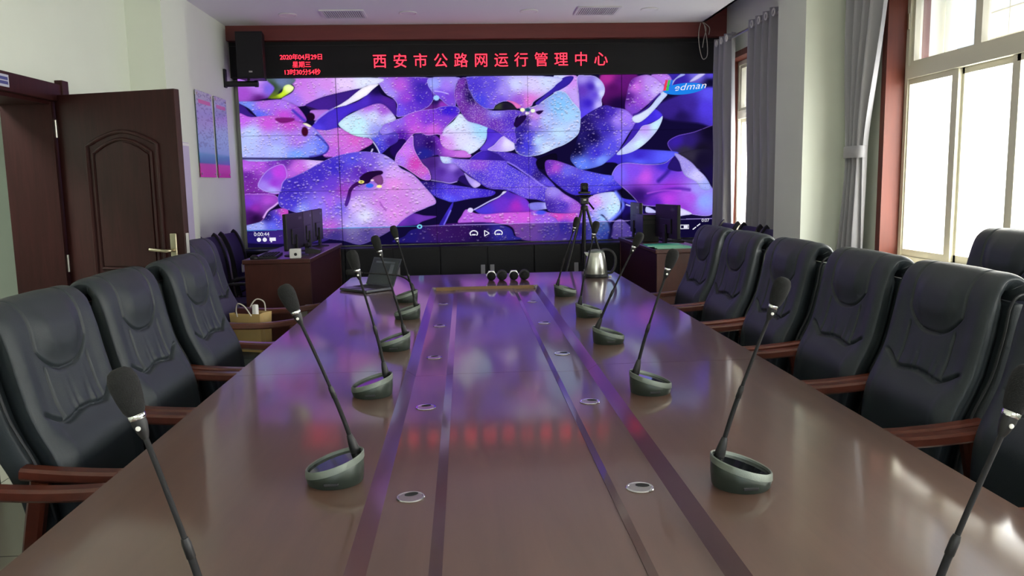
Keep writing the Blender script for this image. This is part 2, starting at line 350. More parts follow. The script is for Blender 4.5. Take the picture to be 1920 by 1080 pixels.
# ------------------------------------------------------------------ the picture on the video wall: petals in 5 mm cells from its top left
FLOWERS = [
('P',[752,0,831,0,822,77,762,69],[766,7,160,40,140,780,28,75,15,90,795,16,90,20,110,791,62,25,8,55],6,0,1.0,0,1.0,1),
('P',[879,60,1001,28,1002,107,962,103,889,92],[907,75,50,30,125,943,65,55,35,140,980,71,75,55,210,988,41,85,75,225,925,89,30,18,80],6,0,1.0,0,1.0,1),
('P',[899,-3,1000,-1,1001,23,906,25],[924,11,50,32,150,961,3,110,100,215,988,4,80,65,200,988,16,10,8,30],2,0,1.0,0,1.0,1),
('P',[943,16,961,1,977,0,957,13],[961,7,190,185,240],2,0,1.0,0,1.0,1),
('P',[905,24,914,11,933,2,924,0,908,13,902,21],[914,11,155,165,235],1,0,1.0,0,1.0,1),
('P',[896,144,916,129,953,121,995,107,1002,111,1003,202,963,201,937,180,911,167],[916,139,52,28,150,944,140,42,26,105,972,158,20,15,35,989,123,15,10,35,935,162,45,40,60],1,0,1.0,(150,110,240),1.6,1),
('P',[762,185,780,156,907,161,915,171,889,185,853,188,809,184,787,187],[780,177,55,40,190,834,169,55,38,185,834,185,85,90,240,898,179,85,90,240],2,0,1.0,0,1.0,1),
('P',[713,196,762,183,788,186,778,201,776,212,754,207],[743,196,14,10,50,769,198,12,8,40],1.5,0,1.0,0,1.0,1),
('P',[776,207,788,189,809,184,853,188,889,186,911,172,926,184,937,202,963,222,993,237,997,244,997,297,949,297,908,282,853,277,835,272,825,261,807,243,791,230,778,219],[791,207,115,95,238,825,202,120,70,222,849,215,180,78,218,899,242,140,50,200,899,262,172,60,215,963,243,150,140,235,978,268,135,155,242,835,255,45,18,100,871,274,90,35,180,889,191,60,40,190,927,284,140,60,200,880,215,120,65,215,945,261,160,80,220],1,0,1.0,(190,180,250),1.3,1),
('L',[877,224,897,205,911,181],(45,25,130),5,0.8),
('L',[849,256,880,246,917,241,945,244],(70,28,150),4,0.7),
('L',[853,250,890,244,926,246],(190,90,230),2,0.5),
('P',[897,196,908,175,915,172,924,186,930,202,915,204],[913,189,35,20,100],2,0,1.0,0,1.0,1),
('P',[911,167,922,168,948,185,963,201,978,215,991,235,989,245,971,243,959,227,937,215,928,202,922,184],[937,195,150,138,220,963,215,190,185,245,982,238,150,160,235],1,1.2,0.6,0,1.0,1),
('P',[924,165,1003,163,1004,244,994,240,980,214,963,198,948,182],[944,172,45,40,60,972,180,20,14,42,991,214,22,14,60],1,0,1.0,0,1.0,1),
('P',[881,276,895,274,914,278,936,287,951,296,934,299,916,301,914,296,899,285],[908,282,195,185,250,938,295,210,205,250],1,0,1.0,0,1.0,1),
('P',[850,279,859,281,871,288,877,292,851,291],[860,286,190,190,250],1,0,1.0,0,1.0,1),
('P',[791,291,803,266,831,273,846,291,835,333,813,318],[807,287,25,14,90,816,298,14,8,40,827,282,40,25,140],3,0,1.0,0,1.0,1),
('L',[807,273,816,276,832,278],(190,190,250),1.5,1),
('P',[796,262,802,255,822,262,833,272,816,273],[811,266,70,60,210],1.5,0,1.0,0,1.0,1),
('P',[792,241,807,244,825,262,811,262,798,258,796,250],[807,253,12,10,34],1.2,0,1.0,0,1.0,1),
('P',[598,284,652,288,706,287,730,279,754,294,770,308,772,321,768,346,597,343],[661,294,205,72,185,688,292,200,80,190,716,289,130,90,220,734,297,130,130,235,756,301,150,190,245,670,316,62,52,195,706,325,45,35,150,752,322,90,130,225,761,337,60,80,200,625,299,150,90,220,624,324,110,80,205],1,1.1,1.5,0,1.0,1),
('P',[778,346,776,323,783,308,798,305,813,318,827,332,835,345],[789,317,135,115,218,816,327,110,85,200,783,335,105,85,185],1,0.9,1.4,0,1.0,1),
('L',[754,292,763,299,770,310,774,326,770,344],(18,12,60),4,0.9),
('L',[770,308,783,303],(18,12,60),3,0.8),
('P',[445,305,452,289,462,276,479,284,497,286,542,283,597,284,604,291,654,299,654,344,577,343,560,317,533,308,488,304],[470,293,170,90,212,542,294,192,86,208,587,294,195,85,210,633,299,150,92,222,641,324,95,72,202,596,323,142,90,202],1,1.1,1.6,0,1.0,1),
('P',[317,344,330,330,341,319,353,315,398,307,488,304,533,310,556,319,563,334,563,344],[344,330,38,28,140,398,320,75,28,115,452,321,65,22,105,487,331,32,12,75,541,326,62,56,192,556,337,55,50,190,370,334,55,30,130],1,0.7,1.3,0,1.0,1),
('P',[309,308,320,294,346,282,372,287,399,290,368,300,354,307],[327,294,105,48,170,363,293,105,52,172,345,301,80,40,150],1,0,1.0,0,1.0,1),
('P',[403,309,417,285,434,260,433,271,424,288,414,309],[409,302,45,30,150,428,274,60,45,190],1.2,0,1.0,0,1.0,1),
('L',[414,307,424,288,429,278],(120,110,240),1.8,0.9),
('P',[480,278,489,275,512,263,538,249,549,238,558,242,588,255,599,270,604,283,542,285,497,287],[497,279,72,52,202,543,262,100,46,192,570,271,155,42,182,588,262,110,52,202,552,247,75,40,180],1,0,1.0,0,1.0,1),
('L',[479,277,489,272,512,260,532,251,540,244],(190,185,250),1.6,1),
('P',[595,268,615,264,655,268,655,278,633,279,604,281],[615,272,120,115,215,642,273,175,175,240],1,0,1.0,0,1.0,1),
('C',471,278,6.1,5.0,(205,195,250),1),
('P',[539,247,541,240,549,240,543,245],[543,242,215,210,250],0.7,0,1.0,0,1.0,1),
('C',622,286,10.7,4.5,(70,75,220),3),
('P',[-2,163,156,168,163,173,129,190,102,202,84,207,76,230,65,237,-3,242],[8,180,175,92,218,34,172,172,82,212,86,169,95,42,155,112,183,192,100,215,147,173,205,172,240,14,216,110,40,150,7,196,95,32,145,102,196,170,90,210,60,170,120,55,180],1,0.9,1.0,0,1.0,1),
('P',[28,216,38,198,54,183,76,174,86,178,90,194,88,204,79,215,76,231,65,235,48,232,33,225],[50,198,122,72,205,71,193,178,62,212,63,213,145,55,200,40,219,150,120,225,57,229,165,155,238],0.8,0,1.0,(190,165,250),2.2,1),
('P',[-4,241,22,235,57,237,68,243,69,254,46,271,33,291,-3,305],[22,242,132,62,192,47,250,165,72,202,20,264,135,42,165,19,285,30,10,50,50,264,120,60,160,9,253,115,52,192,11,278,60,20,90],1,0,1.0,(200,150,240),1.4,1),
('L',[36,284,46,270,59,261,68,254],(215,170,240),2.2,0.9),
('P',[33,291,51,271,81,265,88,270,82,311,44,312,-3,310,-3,301],[63,286,72,62,205,80,277,195,72,185,27,303,150,160,235,53,302,92,98,225,9,307,145,155,232,45,284,35,22,110],1,1.2,1.0,0,1.0,1),
('P',[-4,313,79,310,159,310,158,338,-5,337],[8,323,42,30,125,60,333,78,46,162,113,323,70,50,150],1,0.4,1.3,0,1.0,1),
('P',[366,216,389,216,412,219,436,224,472,230,522,238,516,249,471,254,434,260,418,256,396,247,383,234],[400,240,62,46,192,436,235,82,56,205,472,241,88,68,218,507,240,62,42,192,425,255,85,80,235,383,222,40,22,110],1,1.2,0.6,0,1.0,1),
('P',[360,162,376,165,413,164,413,174,438,178,455,194,461,203,445,216,429,221,408,215,391,211,389,199,376,181],[393,178,60,28,112,411,195,76,40,146,428,208,102,66,182,437,185,155,125,225,448,200,70,40,140,420,180,110,80,180],0.8,0,1.0,0,1.0,1),
('L',[390,213,412,217,429,220,444,217],(190,170,250),1.2,0.7),
('P',[447,214,460,205,483,230,472,229],[463,218,35,18,90],1.5,0,1.0,0,1.0,1),
('P',[460,199,472,208,494,223,483,231,475,227,467,216],[472,216,160,140,228,486,223,190,170,238],0.8,0,1.0,0,1.0,1),
('P',[472,172,484,161,499,153,511,151,536,162,552,175,509,175,487,175],[491,163,62,36,175,527,171,46,26,132],0.8,0,1.0,(150,130,240),1.0,1),
('P',[518,150,545,156,577,162,613,171,616,192,634,210,655,233,655,246,624,232,605,214,580,197,552,178,536,164],[580,177,66,46,178,598,199,62,44,184,634,225,92,72,212,616,206,42,26,115,545,162,75,50,180],0.8,1.0,0.6,0,1.0,1),
('P',[411,158,438,168,491,172,545,175,553,182,571,193,607,215,655,240,655,269,615,259,588,255,552,238,516,234,499,226,472,206,452,190,438,180,415,177],[420,169,185,205,246,447,170,132,102,222,491,183,132,72,207,526,197,92,66,217,562,207,76,60,207,490,207,76,56,192,597,234,102,76,217,633,256,72,52,192],0.8,3.4,0.55,0,1.0,1),
('L',[552,178,569,187,584,198,607,214,626,229,655,242],(150,130,240),1.8,0.8),
('P',[614,176,634,166,656,162,656,180,634,190,627,195,616,190],[631,180,12,8,30],1.5,0,1.0,0,1.0,1),
('P',[633,178,653,176,689,188,713,197,754,207,778,211,780,219,796,234,794,239,754,247,730,251,689,249,653,224,635,203],[653,191,165,72,195,642,187,92,42,172,680,200,98,92,218,725,218,82,77,222,771,214,92,92,237,707,239,56,43,187,780,233,62,52,202,653,217,62,46,182,685,223,66,50,185],1,1.2,0.8,0,1.0,1),
('L',[729,251,754,248,780,242,794,238],(40,28,140),2.5,0.8),
('P',[633,238,653,233,674,248,705,268,708,287,652,288,634,277],[652,240,145,125,225,679,257,165,112,228,670,271,70,45,175,641,274,60,35,150,697,278,150,80,200],1,1,0.7,0,1.0,1),
('P',[716,271,730,254,754,247,783,246,791,258,794,273,791,287,778,303,769,308,754,293,739,300,725,282],[743,265,205,152,232,761,258,182,192,242,783,255,192,217,242,776,281,182,222,247,752,288,155,175,242,730,275,165,112,228],0.8,1.4,1.2,0,1.0,1),
('L',[784,246,795,262,800,276,791,291,771,308],(105,120,250),4,0.9),
('P',[376,67,392,57,403,47,417,49,432,60,402,66],[388,61,92,32,132,417,56,142,52,182,406,51,30,15,80],1,0,1.0,0,1.0,1),
('P',[288,0,393,2,390,16,401,34,402,42,392,58,376,67,353,75,328,81,321,76,324,56,316,43,302,34,290,16],[297,20,152,122,227,330,17,172,82,207,345,43,142,62,202,377,18,52,32,155,371,43,58,34,175,327,65,102,72,222,311,34,152,132,232,378,4,90,50,190,353,55,95,50,195],0.8,0.9,1.0,(200,180,255),1.2,1),
('P',[389,16,395,2,454,2,449,14,444,33,446,59,432,60,417,48,401,34],[404,15,145,155,237,428,19,152,112,227,433,41,112,62,202,415,36,112,72,212,442,8,150,130,225],0.8,0.5,1.0,(170,160,250),1,1),
('L',[403,29,417,31,431,35],(205,195,250),1.3,0.7),
('C',406,43,6.1,5.4,(150,190,245),2),
('P',[355,121,369,115,401,119,421,140,438,151,465,153,473,167,413,164,403,161,367,169,356,148],[389,139,35,10,90,414,133,112,42,182,430,145,182,92,212,363,130,62,32,132,380,155,32,32,135,456,158,192,112,217],1,0.4,1.0,0,1.0,1),
('P',[411,121,422,105,440,91,455,76,470,91,489,97,512,105,510,124,501,141,484,155,472,160,463,153,446,151,428,150,414,140],[422,114,202,192,242,440,97,202,222,242,502,110,152,202,247,457,132,207,207,242,425,140,202,142,227,474,150,207,217,250,414,126,190,110,220],0.8,1.1,1.0,0,1.0,1),
('P',[317,87,331,83,349,74,371,68,402,65,416,61,445,60,454,73,440,88,422,105,415,119,404,118,386,120,369,115,354,118,338,135,315,138,295,129,286,110,296,94],[326,89,132,92,222,352,90,162,72,212,387,87,112,52,202,430,70,52,27,195,396,108,192,92,212,360,107,182,82,207,330,121,72,22,152,299,113,142,122,227,426,88,120,60,200],0.8,1.0,1.0,(195,170,250),1.2,1),
('P',[494,151,508,133,512,106,528,113,546,124,524,142,511,153],[514,120,72,42,195,502,145,92,62,205,526,133,85,55,205],0.8,0,1.0,0,1.0,1),
('P',[511,152,524,142,544,124,560,133,571,145,563,154,541,156],[526,143,165,135,230,551,139,217,212,247,536,135,180,150,235],0.8,0,1.0,(225,215,250),1,1),
('P',[654,0,702,2,704,32,709,58,707,73,692,56,678,38,653,38],[664,9,192,202,242,691,14,192,132,227,700,40,182,152,232],0.8,0.5,1.0,0,1.0,1),
('P',[703,3,723,1,741,3,755,14,761,27,760,39,754,51,755,62,749,74,739,84,726,89,713,91,708,85,705,40],[714,32,92,52,175,732,24,58,30,165,726,58,52,30,182,723,79,82,62,222,748,19,187,192,247,756,39,205,215,248,750,63,182,172,242,714,6,152,132,222,739,41,90,65,200],0.8,0,1.0,(200,190,250),1.2,1),
('P',[706,96,726,94,730,107,722,114,706,116],[717,105,55,38,125],2.5,0,1.0,0,1.0,1),
('P',[708,92,755,64,780,67,807,73,822,87,828,101,813,122,798,146,787,162,769,177,754,188,729,195,707,196,695,187,686,171,697,144,706,117],[735,128,18,10,72,717,101,30,18,90,755,79,40,22,120,771,79,62,37,172,789,94,152,122,232,807,87,152,112,237,798,129,122,102,237,771,146,82,72,217,744,163,57,42,192,753,177,112,142,242,711,185,92,122,237,699,153,12,8,50,762,111,55,40,170],1,1.0,1.1,0,1.0,1),
('P',[786,164,803,143,816,122,827,101,845,94,858,74,870,72,885,85,876,95,852,105,834,122,813,146],[816,125,58,34,160,861,84,58,40,205,878,81,72,52,222,798,155,65,45,170],0.9,0,1.0,0,1.0,1),
('P',[786,165,807,146,822,132,834,117,842,107,858,103,876,94,885,87,883,99,872,119,849,143,825,159,802,166],[845,110,177,142,232,871,105,187,222,247,834,143,197,227,237,807,158,182,192,242,825,134,175,170,235],0.9,0,1.0,(205,210,250),1.2,1),
('P',[804,68,809,35,816,13,831,4,852,1,870,7,884,17,889,31,879,41,856,60,831,80,822,86,813,78],[816,16,100,35,150,827,25,195,105,220,861,17,175,135,228,870,34,192,172,242,834,56,142,72,202,825,73,112,62,192,813,47,80,28,130,852,43,165,120,225],1.2,0.9,1.2,0,1.0,1),
('P',[861,1,894,0,905,14,897,24,886,22,870,9],[885,11,172,112,222],1,0.8,1.0,0,1.0,1),
('P',[820,89,834,80,856,69,874,48,885,36,895,42,885,54,867,74,849,91,834,100,823,98],[834,91,202,212,242,879,47,187,202,247],0.7,0,1.0,0,1.0,1),
('L',[823,83,834,80,852,69,861,58,879,41],(52,26,132),2.4,0.9),
('P',[592,68,610,63,623,56,651,38,662,32,678,36,692,54,707,71,709,85,706,117,693,132,673,144,654,151,625,163,599,167,582,164,569,153,567,116,578,83],[577,134,35,22,125,593,143,62,52,205,595,94,42,22,115,606,98,152,122,232,618,134,172,202,242,664,66,122,182,237,681,83,152,197,242,663,118,177,207,242,610,84,192,132,222,690,109,172,192,242,636,152,192,212,247,586,111,40,25,130,636,91,165,185,240,598,125,75,62,210],0.8,1.7,1.2,(215,230,255),1.3,1),
('P',[653,21,675,4,695,3,686,18,666,30,653,35,630,51,619,60,614,56,632,41],[666,17,48,32,152,637,44,55,38,165],0.9,0,1.0,0,1.0,1),
('P',[471,1,657,3,657,20,633,39,611,53,604,63,582,68,565,55,547,52,529,60,526,67,508,66,490,54,477,30],[486,20,72,52,192,494,51,66,62,212,521,20,92,72,207,548,29,152,132,227,574,18,192,197,242,610,18,202,192,242,636,13,192,202,242,600,52,212,112,202,579,52,142,82,202,538,51,112,82,217,481,6,80,60,200],0.8,1.1,1.0,(170,170,250),1.3,1),
('P',[453,6,469,3,475,28,487,49,508,66,529,71,570,70,586,76,571,87,569,111,571,139,546,124,528,112,510,105,489,97,470,91,458,76,450,60,443,41,445,27,450,14],[460,16,112,47,165,472,19,42,22,100,449,41,122,62,182,459,62,102,42,152,485,71,112,62,172,493,85,122,62,172,529,75,132,122,227,528,98,97,47,172,561,90,77,47,182,563,125,92,62,212,480,42,28,16,76],0.8,2.6,0.6,(150,120,230),1.0,1),
('P',[526,67,535,58,552,54,568,61,575,68,547,69],[547,62,22,14,42,538,61,60,70,50],1,0,1.0,0,1.0,1),
('P',[552,50,568,53,583,62,575,67,565,57],[570,59,222,112,192],1,0,1.0,0,1.0,1),
('P',[567,99,577,85,593,81,591,90,574,106],[580,92,28,10,62],1.2,0,1.0,0,1.0,1),
('P',[614,74,630,72,621,80],[621,74,35,14,66],1.5,0,1.0,0,1.0,1),
('C',586,70,5.0,3.9,(232,232,190),1),
('C',608,72,4.6,3.9,(220,232,205),1),
('C',596,77,4.3,2.9,(225,215,225),1),
('C',597,70,5.7,3.6,(35,70,110),1),
('P',[254,148,269,136,279,141,284,157,261,154],[270,148,15,10,50],1,0,1.0,0,1.0,1),
('L',[266,153,269,147],(220,210,250),2,0.9),
('P',[305,152,316,131,338,128,342,156,324,170],[323,147,28,10,80],2,0,1.0,0,1.0,1),
('P',[255,116,281,105,291,117,319,112,323,130,305,142,287,157,282,156,278,138,266,123],[263,115,155,182,242,280,129,82,82,222,306,129,62,32,152,286,146,62,52,192,298,119,110,90,215],0.8,0.8,1.0,0,1.0,1),
('L',[263,122,273,134,280,146,284,156],(205,205,250),1.6,0.9),
('P',[145,100,156,87,169,75,192,63,218,56,245,47,263,33,281,16,292,34,309,42,321,50,320,79,297,56,274,56,251,64,226,72,201,93,201,102,176,107,155,108],[168,87,62,42,185,186,92,72,47,190,213,67,66,42,195,257,47,72,42,185,284,26,22,12,64,300,46,72,32,145,159,101,77,57,215,283,47,60,30,150],0.8,0,1.0,0,1.0,1),
('P',[201,95,210,84,226,74,256,61,283,53,300,58,318,79,318,88,295,96,288,106,270,122,236,119,216,109],[211,96,192,222,242,246,93,182,222,237,237,112,182,227,237,273,78,192,202,242,265,59,172,102,222,296,65,152,82,202,308,86,192,192,242,280,110,142,142,227],0.8,1.4,1.0,0,1.0,1),
('P',[149,105,176,106,201,101,216,109,236,119,262,124,270,134,244,149,217,162,182,166,165,156,176,143,167,127],[176,111,172,112,217,201,128,192,102,207,236,128,202,92,192,253,134,182,92,202,191,154,172,92,212,226,149,192,102,212],0.8,1.6,1.0,0,1.0,1),
('P',[86,42,108,29,115,18,117,-1,287,1,284,14,265,16,249,22,206,30,166,40,144,52,122,57,107,50],[129,10,187,112,217,145,31,192,122,222,181,14,197,132,222,215,10,217,192,242,259,7,212,217,247,171,35,182,142,232,110,44,152,112,227],0.8,0.8,1.0,0,1.0,1),
('P',[-5,-4,67,-3,76,18,66,37,-4,45],[12,29,152,72,192,43,21,172,112,222,60,21,112,92,212,42,41,85,28,115,36,3,192,152,227],3.5,0,1.0,0,1.0,1),
('P',[59,-1,114,0,110,12,87,23,77,35,60,39,74,19],[87,6,98,112,155,72,16,50,70,50,68,37,92,112,32],3.5,0,1.0,0,1.0,1),
('P',[64,39,87,28,93,16,103,12,113,17,110,25,94,35,83,40],[103,18,232,250,172,87,30,192,222,42,71,38,112,132,32],2.2,0,1.0,0,1.0,1),
('P',[-2,46,33,45,86,42,102,48,120,58,136,83,125,90,100,83,65,81,40,80,20,60],[15,55,112,132,232,40,74,86,97,227,50,52,172,102,217,93,53,162,112,227,91,75,182,72,202,117,72,152,72,202],0.9,1.0,1.0,0,1.0,1),
('P',[-5,50,10,55,20,67,31,78,-6,76],[6,63,52,27,122],0.9,0,1.0,0,1.0,1),
('P',[-6,74,23,77,74,75,125,90,151,101,175,132,178,145,167,155,121,163,-6,161],[5,81,182,92,222,21,109,172,192,242,56,88,187,82,207,99,89,182,72,192,11,133,167,182,242,71,125,152,152,232,70,143,162,177,242,140,144,127,142,237,166,141,97,112,232,115,126,162,112,222,113,158,112,152,242],0.8,1.6,1.15,0,1.0,1),
('L',[155,115,172,131,178,143,167,155,139,160],(45,30,140),2.2,0.7),
('L',[-2,161,87,163,184,163],(18,10,60),2.5,0.8),
('P',[135,55,148,47,166,40,206,30,249,22,240,31,228,41,219,50,201,58,187,65,169,70,152,62],[162,52,62,30,135,214,37,56,30,124],0.8,0,1.0,0,1.0,1),
('P',[136,56,170,66,189,63,169,74,154,69],[161,68,42,22,76],1,0,1.0,0,1.0,1),
('P',[144,66,164,64,183,66,156,85,148,80],[154,73,170,110,210],1.2,0,1.0,0,1.0,1),
('P',[190,62,208,53,224,43,239,31,253,21,270,14,288,14,275,24,263,35,245,45,218,56,199,60],[213,53,225,220,250,258,24,238,232,250],0.6,0,1.0,0,1.0,0),
('L',[192,62,174,71,160,82,153,90],(150,130,235),2,0.8),
('P',[72,80,108,80,108,86,84,90],[91,84,115,26,112],3,0,1.0,0,1.0,1),
('L',[109,65,122,77,132,86],(50,45,170),3.5,0.8),
('C',145,78,8.2,8.2,(28,8,34),2),
('C',131,108,6.8,9.8,(58,10,38),2.2),
('P',[128,92,135,91,145,97,140,99],[135,95,238,228,212],0.8,0,1.0,0,1.0,1),
('P',[71,261,68,243,76,225,79,215,86,206,102,201,129,189,155,175,182,163,217,154,253,151,287,156,306,166,317,175,327,187,351,200,373,223,399,258,380,270,350,282,326,297,308,313,271,333,235,346,200,337,157,327,143,291,115,280,84,268],[91,235,62,42,175,110,217,57,37,170,154,200,62,42,180,190,183,57,42,185,226,166,82,72,212,260,172,112,82,207,296,169,152,132,227,242,193,87,42,172,180,218,97,57,197,205,231,142,62,182,99,254,67,52,195,116,269,132,142,237,151,262,132,112,232,178,256,152,92,222,195,267,112,92,217,230,264,202,172,237,247,285,207,207,242,283,256,192,122,217,312,194,197,152,232,311,220,212,132,217,328,256,192,122,212,363,248,192,142,222,309,283,207,132,222,175,308,172,92,202,219,308,172,162,232,272,309,172,132,217,183,326,82,67,172,254,327,112,92,192,81,270,72,52,192],0.8,1.3,1.35,(140,125,240),1,1),
('P',[240,205,256,194,284,191,288,198,268,206,259,216,248,219,232,223,222,233,218,249,211,264,206,261,212,242,218,226,231,215,241,212],[259,200,30,8,50,223,231,60,16,90,211,258,75,35,140],1.6,0,1.0,0,1.0,1),
('P',[266,207,284,200,289,215,281,223,273,216],[278,211,115,62,125],1.2,0,1.0,0,1.0,1),
('C',260,222,8.2,4.6,(52,95,222),1.2),
('C',243,214,6.1,3.2,(228,220,110),0.8),
('C',280,224,5.7,3.0,(245,230,150),0.8),
('C',243,214,2.5,1.2,(60,50,40),0.8),
('C',266,211,3.6,2.1,(225,190,210),0.8),
('L',[280,257,285,266,292,274],(130,60,160),2,0.6),
('P',[316,176,318,159,329,145,338,134,354,119,355,138,359,154,372,177,384,190,389,204,387,213,371,211,352,198,333,185],[338,150,192,112,227,325,173,162,112,232,358,177,192,62,172,375,195,192,92,192,384,207,162,92,222,351,133,170,100,225],0.8,1.8,0.8,(225,190,250),1,1)]
def paint_picture(shapes, W, H):
    """The flower picture shown on the video wall, W x H cells of 5 mm, sRGB 0..1 rows from the top."""
    rng = np.random.RandomState(7)
    img = np.zeros((H, W, 3)); img[:] = (16, 10, 48)
    yy, xx = np.mgrid[0:H, 0:W]; xx = xx + .5; yy = yy + .5
    def smooth_pts(p, closed):
        n = len(p); out = []
        for i in range(n if closed else n - 1):
            if closed:
                a, b, c, d = p[i - 1], p[i], p[(i + 1) % n], p[(i + 2) % n]
            else:
                a, b, c, d = p[max(i - 1, 0)], p[i], p[i + 1], p[min(i + 2, n - 1)]
            for k in range(5):
                t = k / 5.
                out.append(.5 * (2 * b + (c - a) * t + (2 * a - 5 * b + 4 * c - d) * t * t + (3 * b - a - 3 * c + d) * t ** 3))
        if not closed: out.append(p[-1])
        return np.array(out)
    def seg_dist(p, X, Y, closed):
        d = np.full(X.shape, 1e9); n = len(p)
        for i in range(n if closed else n - 1):
            a = p[i]; b = p[(i + 1) % n]; ab = b - a; l2 = ab @ ab + 1e-9
            t = np.clip(((X - a[0]) * ab[0] + (Y - a[1]) * ab[1]) / l2, 0, 1)
            d = np.minimum(d, (X - a[0] - t * ab[0]) ** 2 + (Y - a[1] - t * ab[1]) ** 2)
        return np.sqrt(d)
    def inside(p, X, Y):
        r = np.zeros(X.shape, bool); n = len(p)
        for i in range(n):
            x1, y1 = p[i]; x2, y2 = p[(i + 1) % n]
            if y1 == y2: continue
            c = ((y1 > Y) != (y2 > Y)) & (X < (x2 - x1) * (Y - y1) / (y2 - y1) + x1)
            r ^= c
        return r
    def box(p, m):
        x0 = int(max(0, p[:, 0].min() - m)); x1 = int(min(W, p[:, 0].max() + m + 1))
        y0 = int(max(0, p[:, 1].min() - m)); y1 = int(min(H, p[:, 1].max() + m + 1))
        return slice(y0, max(y0, y1)), slice(x0, max(x0, x1))
    def blend(sl, a, col):
        img[sl] = img[sl] * (1 - a[..., None]) + np.asarray(col) * a[..., None]
    for s in shapes:
        if s[0] == 'L':
            p = smooth_pts(np.array(s[1], float).reshape(-1, 2), False); sl = box(p, s[3] * 2 + 3)
            if xx[sl].size == 0: continue
            d = seg_dist(p, xx[sl], yy[sl], False)
            blend(sl, np.clip(1.2 - d / (s[3] * 1.15), 0, 1) * s[4], s[2])
        elif s[0] == 'C':
            _, cx, cy, rx, ry, col, soft = s
            sl = box(np.array([[cx - rx, cy - ry], [cx + rx, cy + ry]]), 3 * soft)
            if xx[sl].size == 0: continue
            d = np.hypot((xx[sl] - cx) / rx, (yy[sl] - cy) / ry)
            blend(sl, np.clip((1 - d) * min(rx, ry) / soft + .5, 0, 1), col)
        else:
            _, pts, fill, soft, drops, ds, rim, rw, sm = s
            p = np.array(pts, float).reshape(-1, 2)
            if sm: p = smooth_pts(p, True)
            sl = box(p, 3 * soft + 2); X = xx[sl]; Y = yy[sl]
            if X.size == 0: continue
            ins = inside(p, X, Y); d = seg_dist(p, X, Y, True)
            sd = np.where(ins, d, -d); a = np.clip(sd / soft + .5, 0, 1)
            f = np.array(fill, float).reshape(-1, 5); num = 0; den = 0
            for x, y, r, g, b in f:
                w = 1. / (((X - x) ** 2 + ((Y - y) * 1.15) ** 2) + 30.) ** 1.45
                num = num + w[..., None] * np.array([r, g, b]); den = den + w
            col = num / den[..., None]
            # fine mottling along the petal
            n1 = rng.rand(*X.shape); n1 = (n1 + np.roll(n1, 1, 1) + np.roll(n1, 2, 1) + np.roll(n1, 3, 1)) / 4 - .5
            col = col * (1 + .10 * n1[..., None])
            # darker just inside the edge, as a curled rim
            col = col * (1 - .16 * np.exp(-np.maximum(sd, 0) / 2.2))[..., None]
            if rim:
                col = col + (np.array(rim) - col) * (np.clip(1.2 - np.abs(sd - .5) / (rw * .8), 0, 1) * .6)[..., None]
            blend(sl, a, col)
            if drops:
                area = ins.sum(); n = int(area / 100. * drops * 2.6 / max(ds, .5))
                ys, xs = np.nonzero(ins & (sd > 1.5))
                if len(ys) == 0: continue
                for k in rng.randint(0, len(ys), n):
                    cx = X[ys[k], xs[k]]; cy = Y[ys[k], xs[k]]
                    r = ds * (.75 + 1.5 * rng.rand() ** 2.5); rx = r * (1.1 + .6 * rng.rand())
                    x0, x1, y0, y1 = int(max(0, cx - 5)), int(min(W, cx + 6)), int(max(0, cy - 5)), int(min(H, cy + 6))
                    q = (slice(y0, y1), slice(x0, x1)); u = xx[q] - cx; v = yy[q] - cy
                    dk = np.clip(1.1 - np.hypot(u / rx, (v - r * .55) / r), 0, 1) * .22
                    hl = np.clip(1.15 - np.hypot(u / (rx * .8), (v + r * .25) / (r * .7)), 0, 1) * (.45 + .4 * rng.rand())
                    img[q] = img[q] * (1 - dk[..., None])
                    base = img[int(min(H - 1, cy)), int(min(W - 1, cx))]
                    tgt = np.minimum(255, base * .4 + np.array([175, 160, 200]))
                    img[q] = img[q] + (tgt - img[q]) * hl[..., None]
    # the player's control strip along the bottom and the hairlines between the panels
    lo = yy > 311 - xx * .004
    img[lo] = img[lo] * .62 + np.array([16, 12, 52]) * .30
    ln = np.abs(yy - (311 - xx * .004)) < .75
    img[ln] = img[ln] * .35 + np.where(xx[ln][:, None] < 362, np.array([70, 150, 215]), np.array([170, 150, 225])) * .65
    rr = np.hypot((xx - 362) / 1.25, yy - 310.5)
    k = np.clip(1.6 - np.abs(rr - 3.4), 0, 1)[..., None]; img[:] = img * (1 - k) + np.array([120, 210, 240]) * k
    for gx in (W / 5, 2 * W / 5, 3 * W / 5, 4 * W / 5):
        k = (np.abs(xx - gx) < .8); img[k] *= .62
    for gy in (H / 3, 2 * H / 3):
        k = (np.abs(yy - gy) < .8); img[k] *= .62
    return np.clip(img / 255. * 1.07, 0, 1)
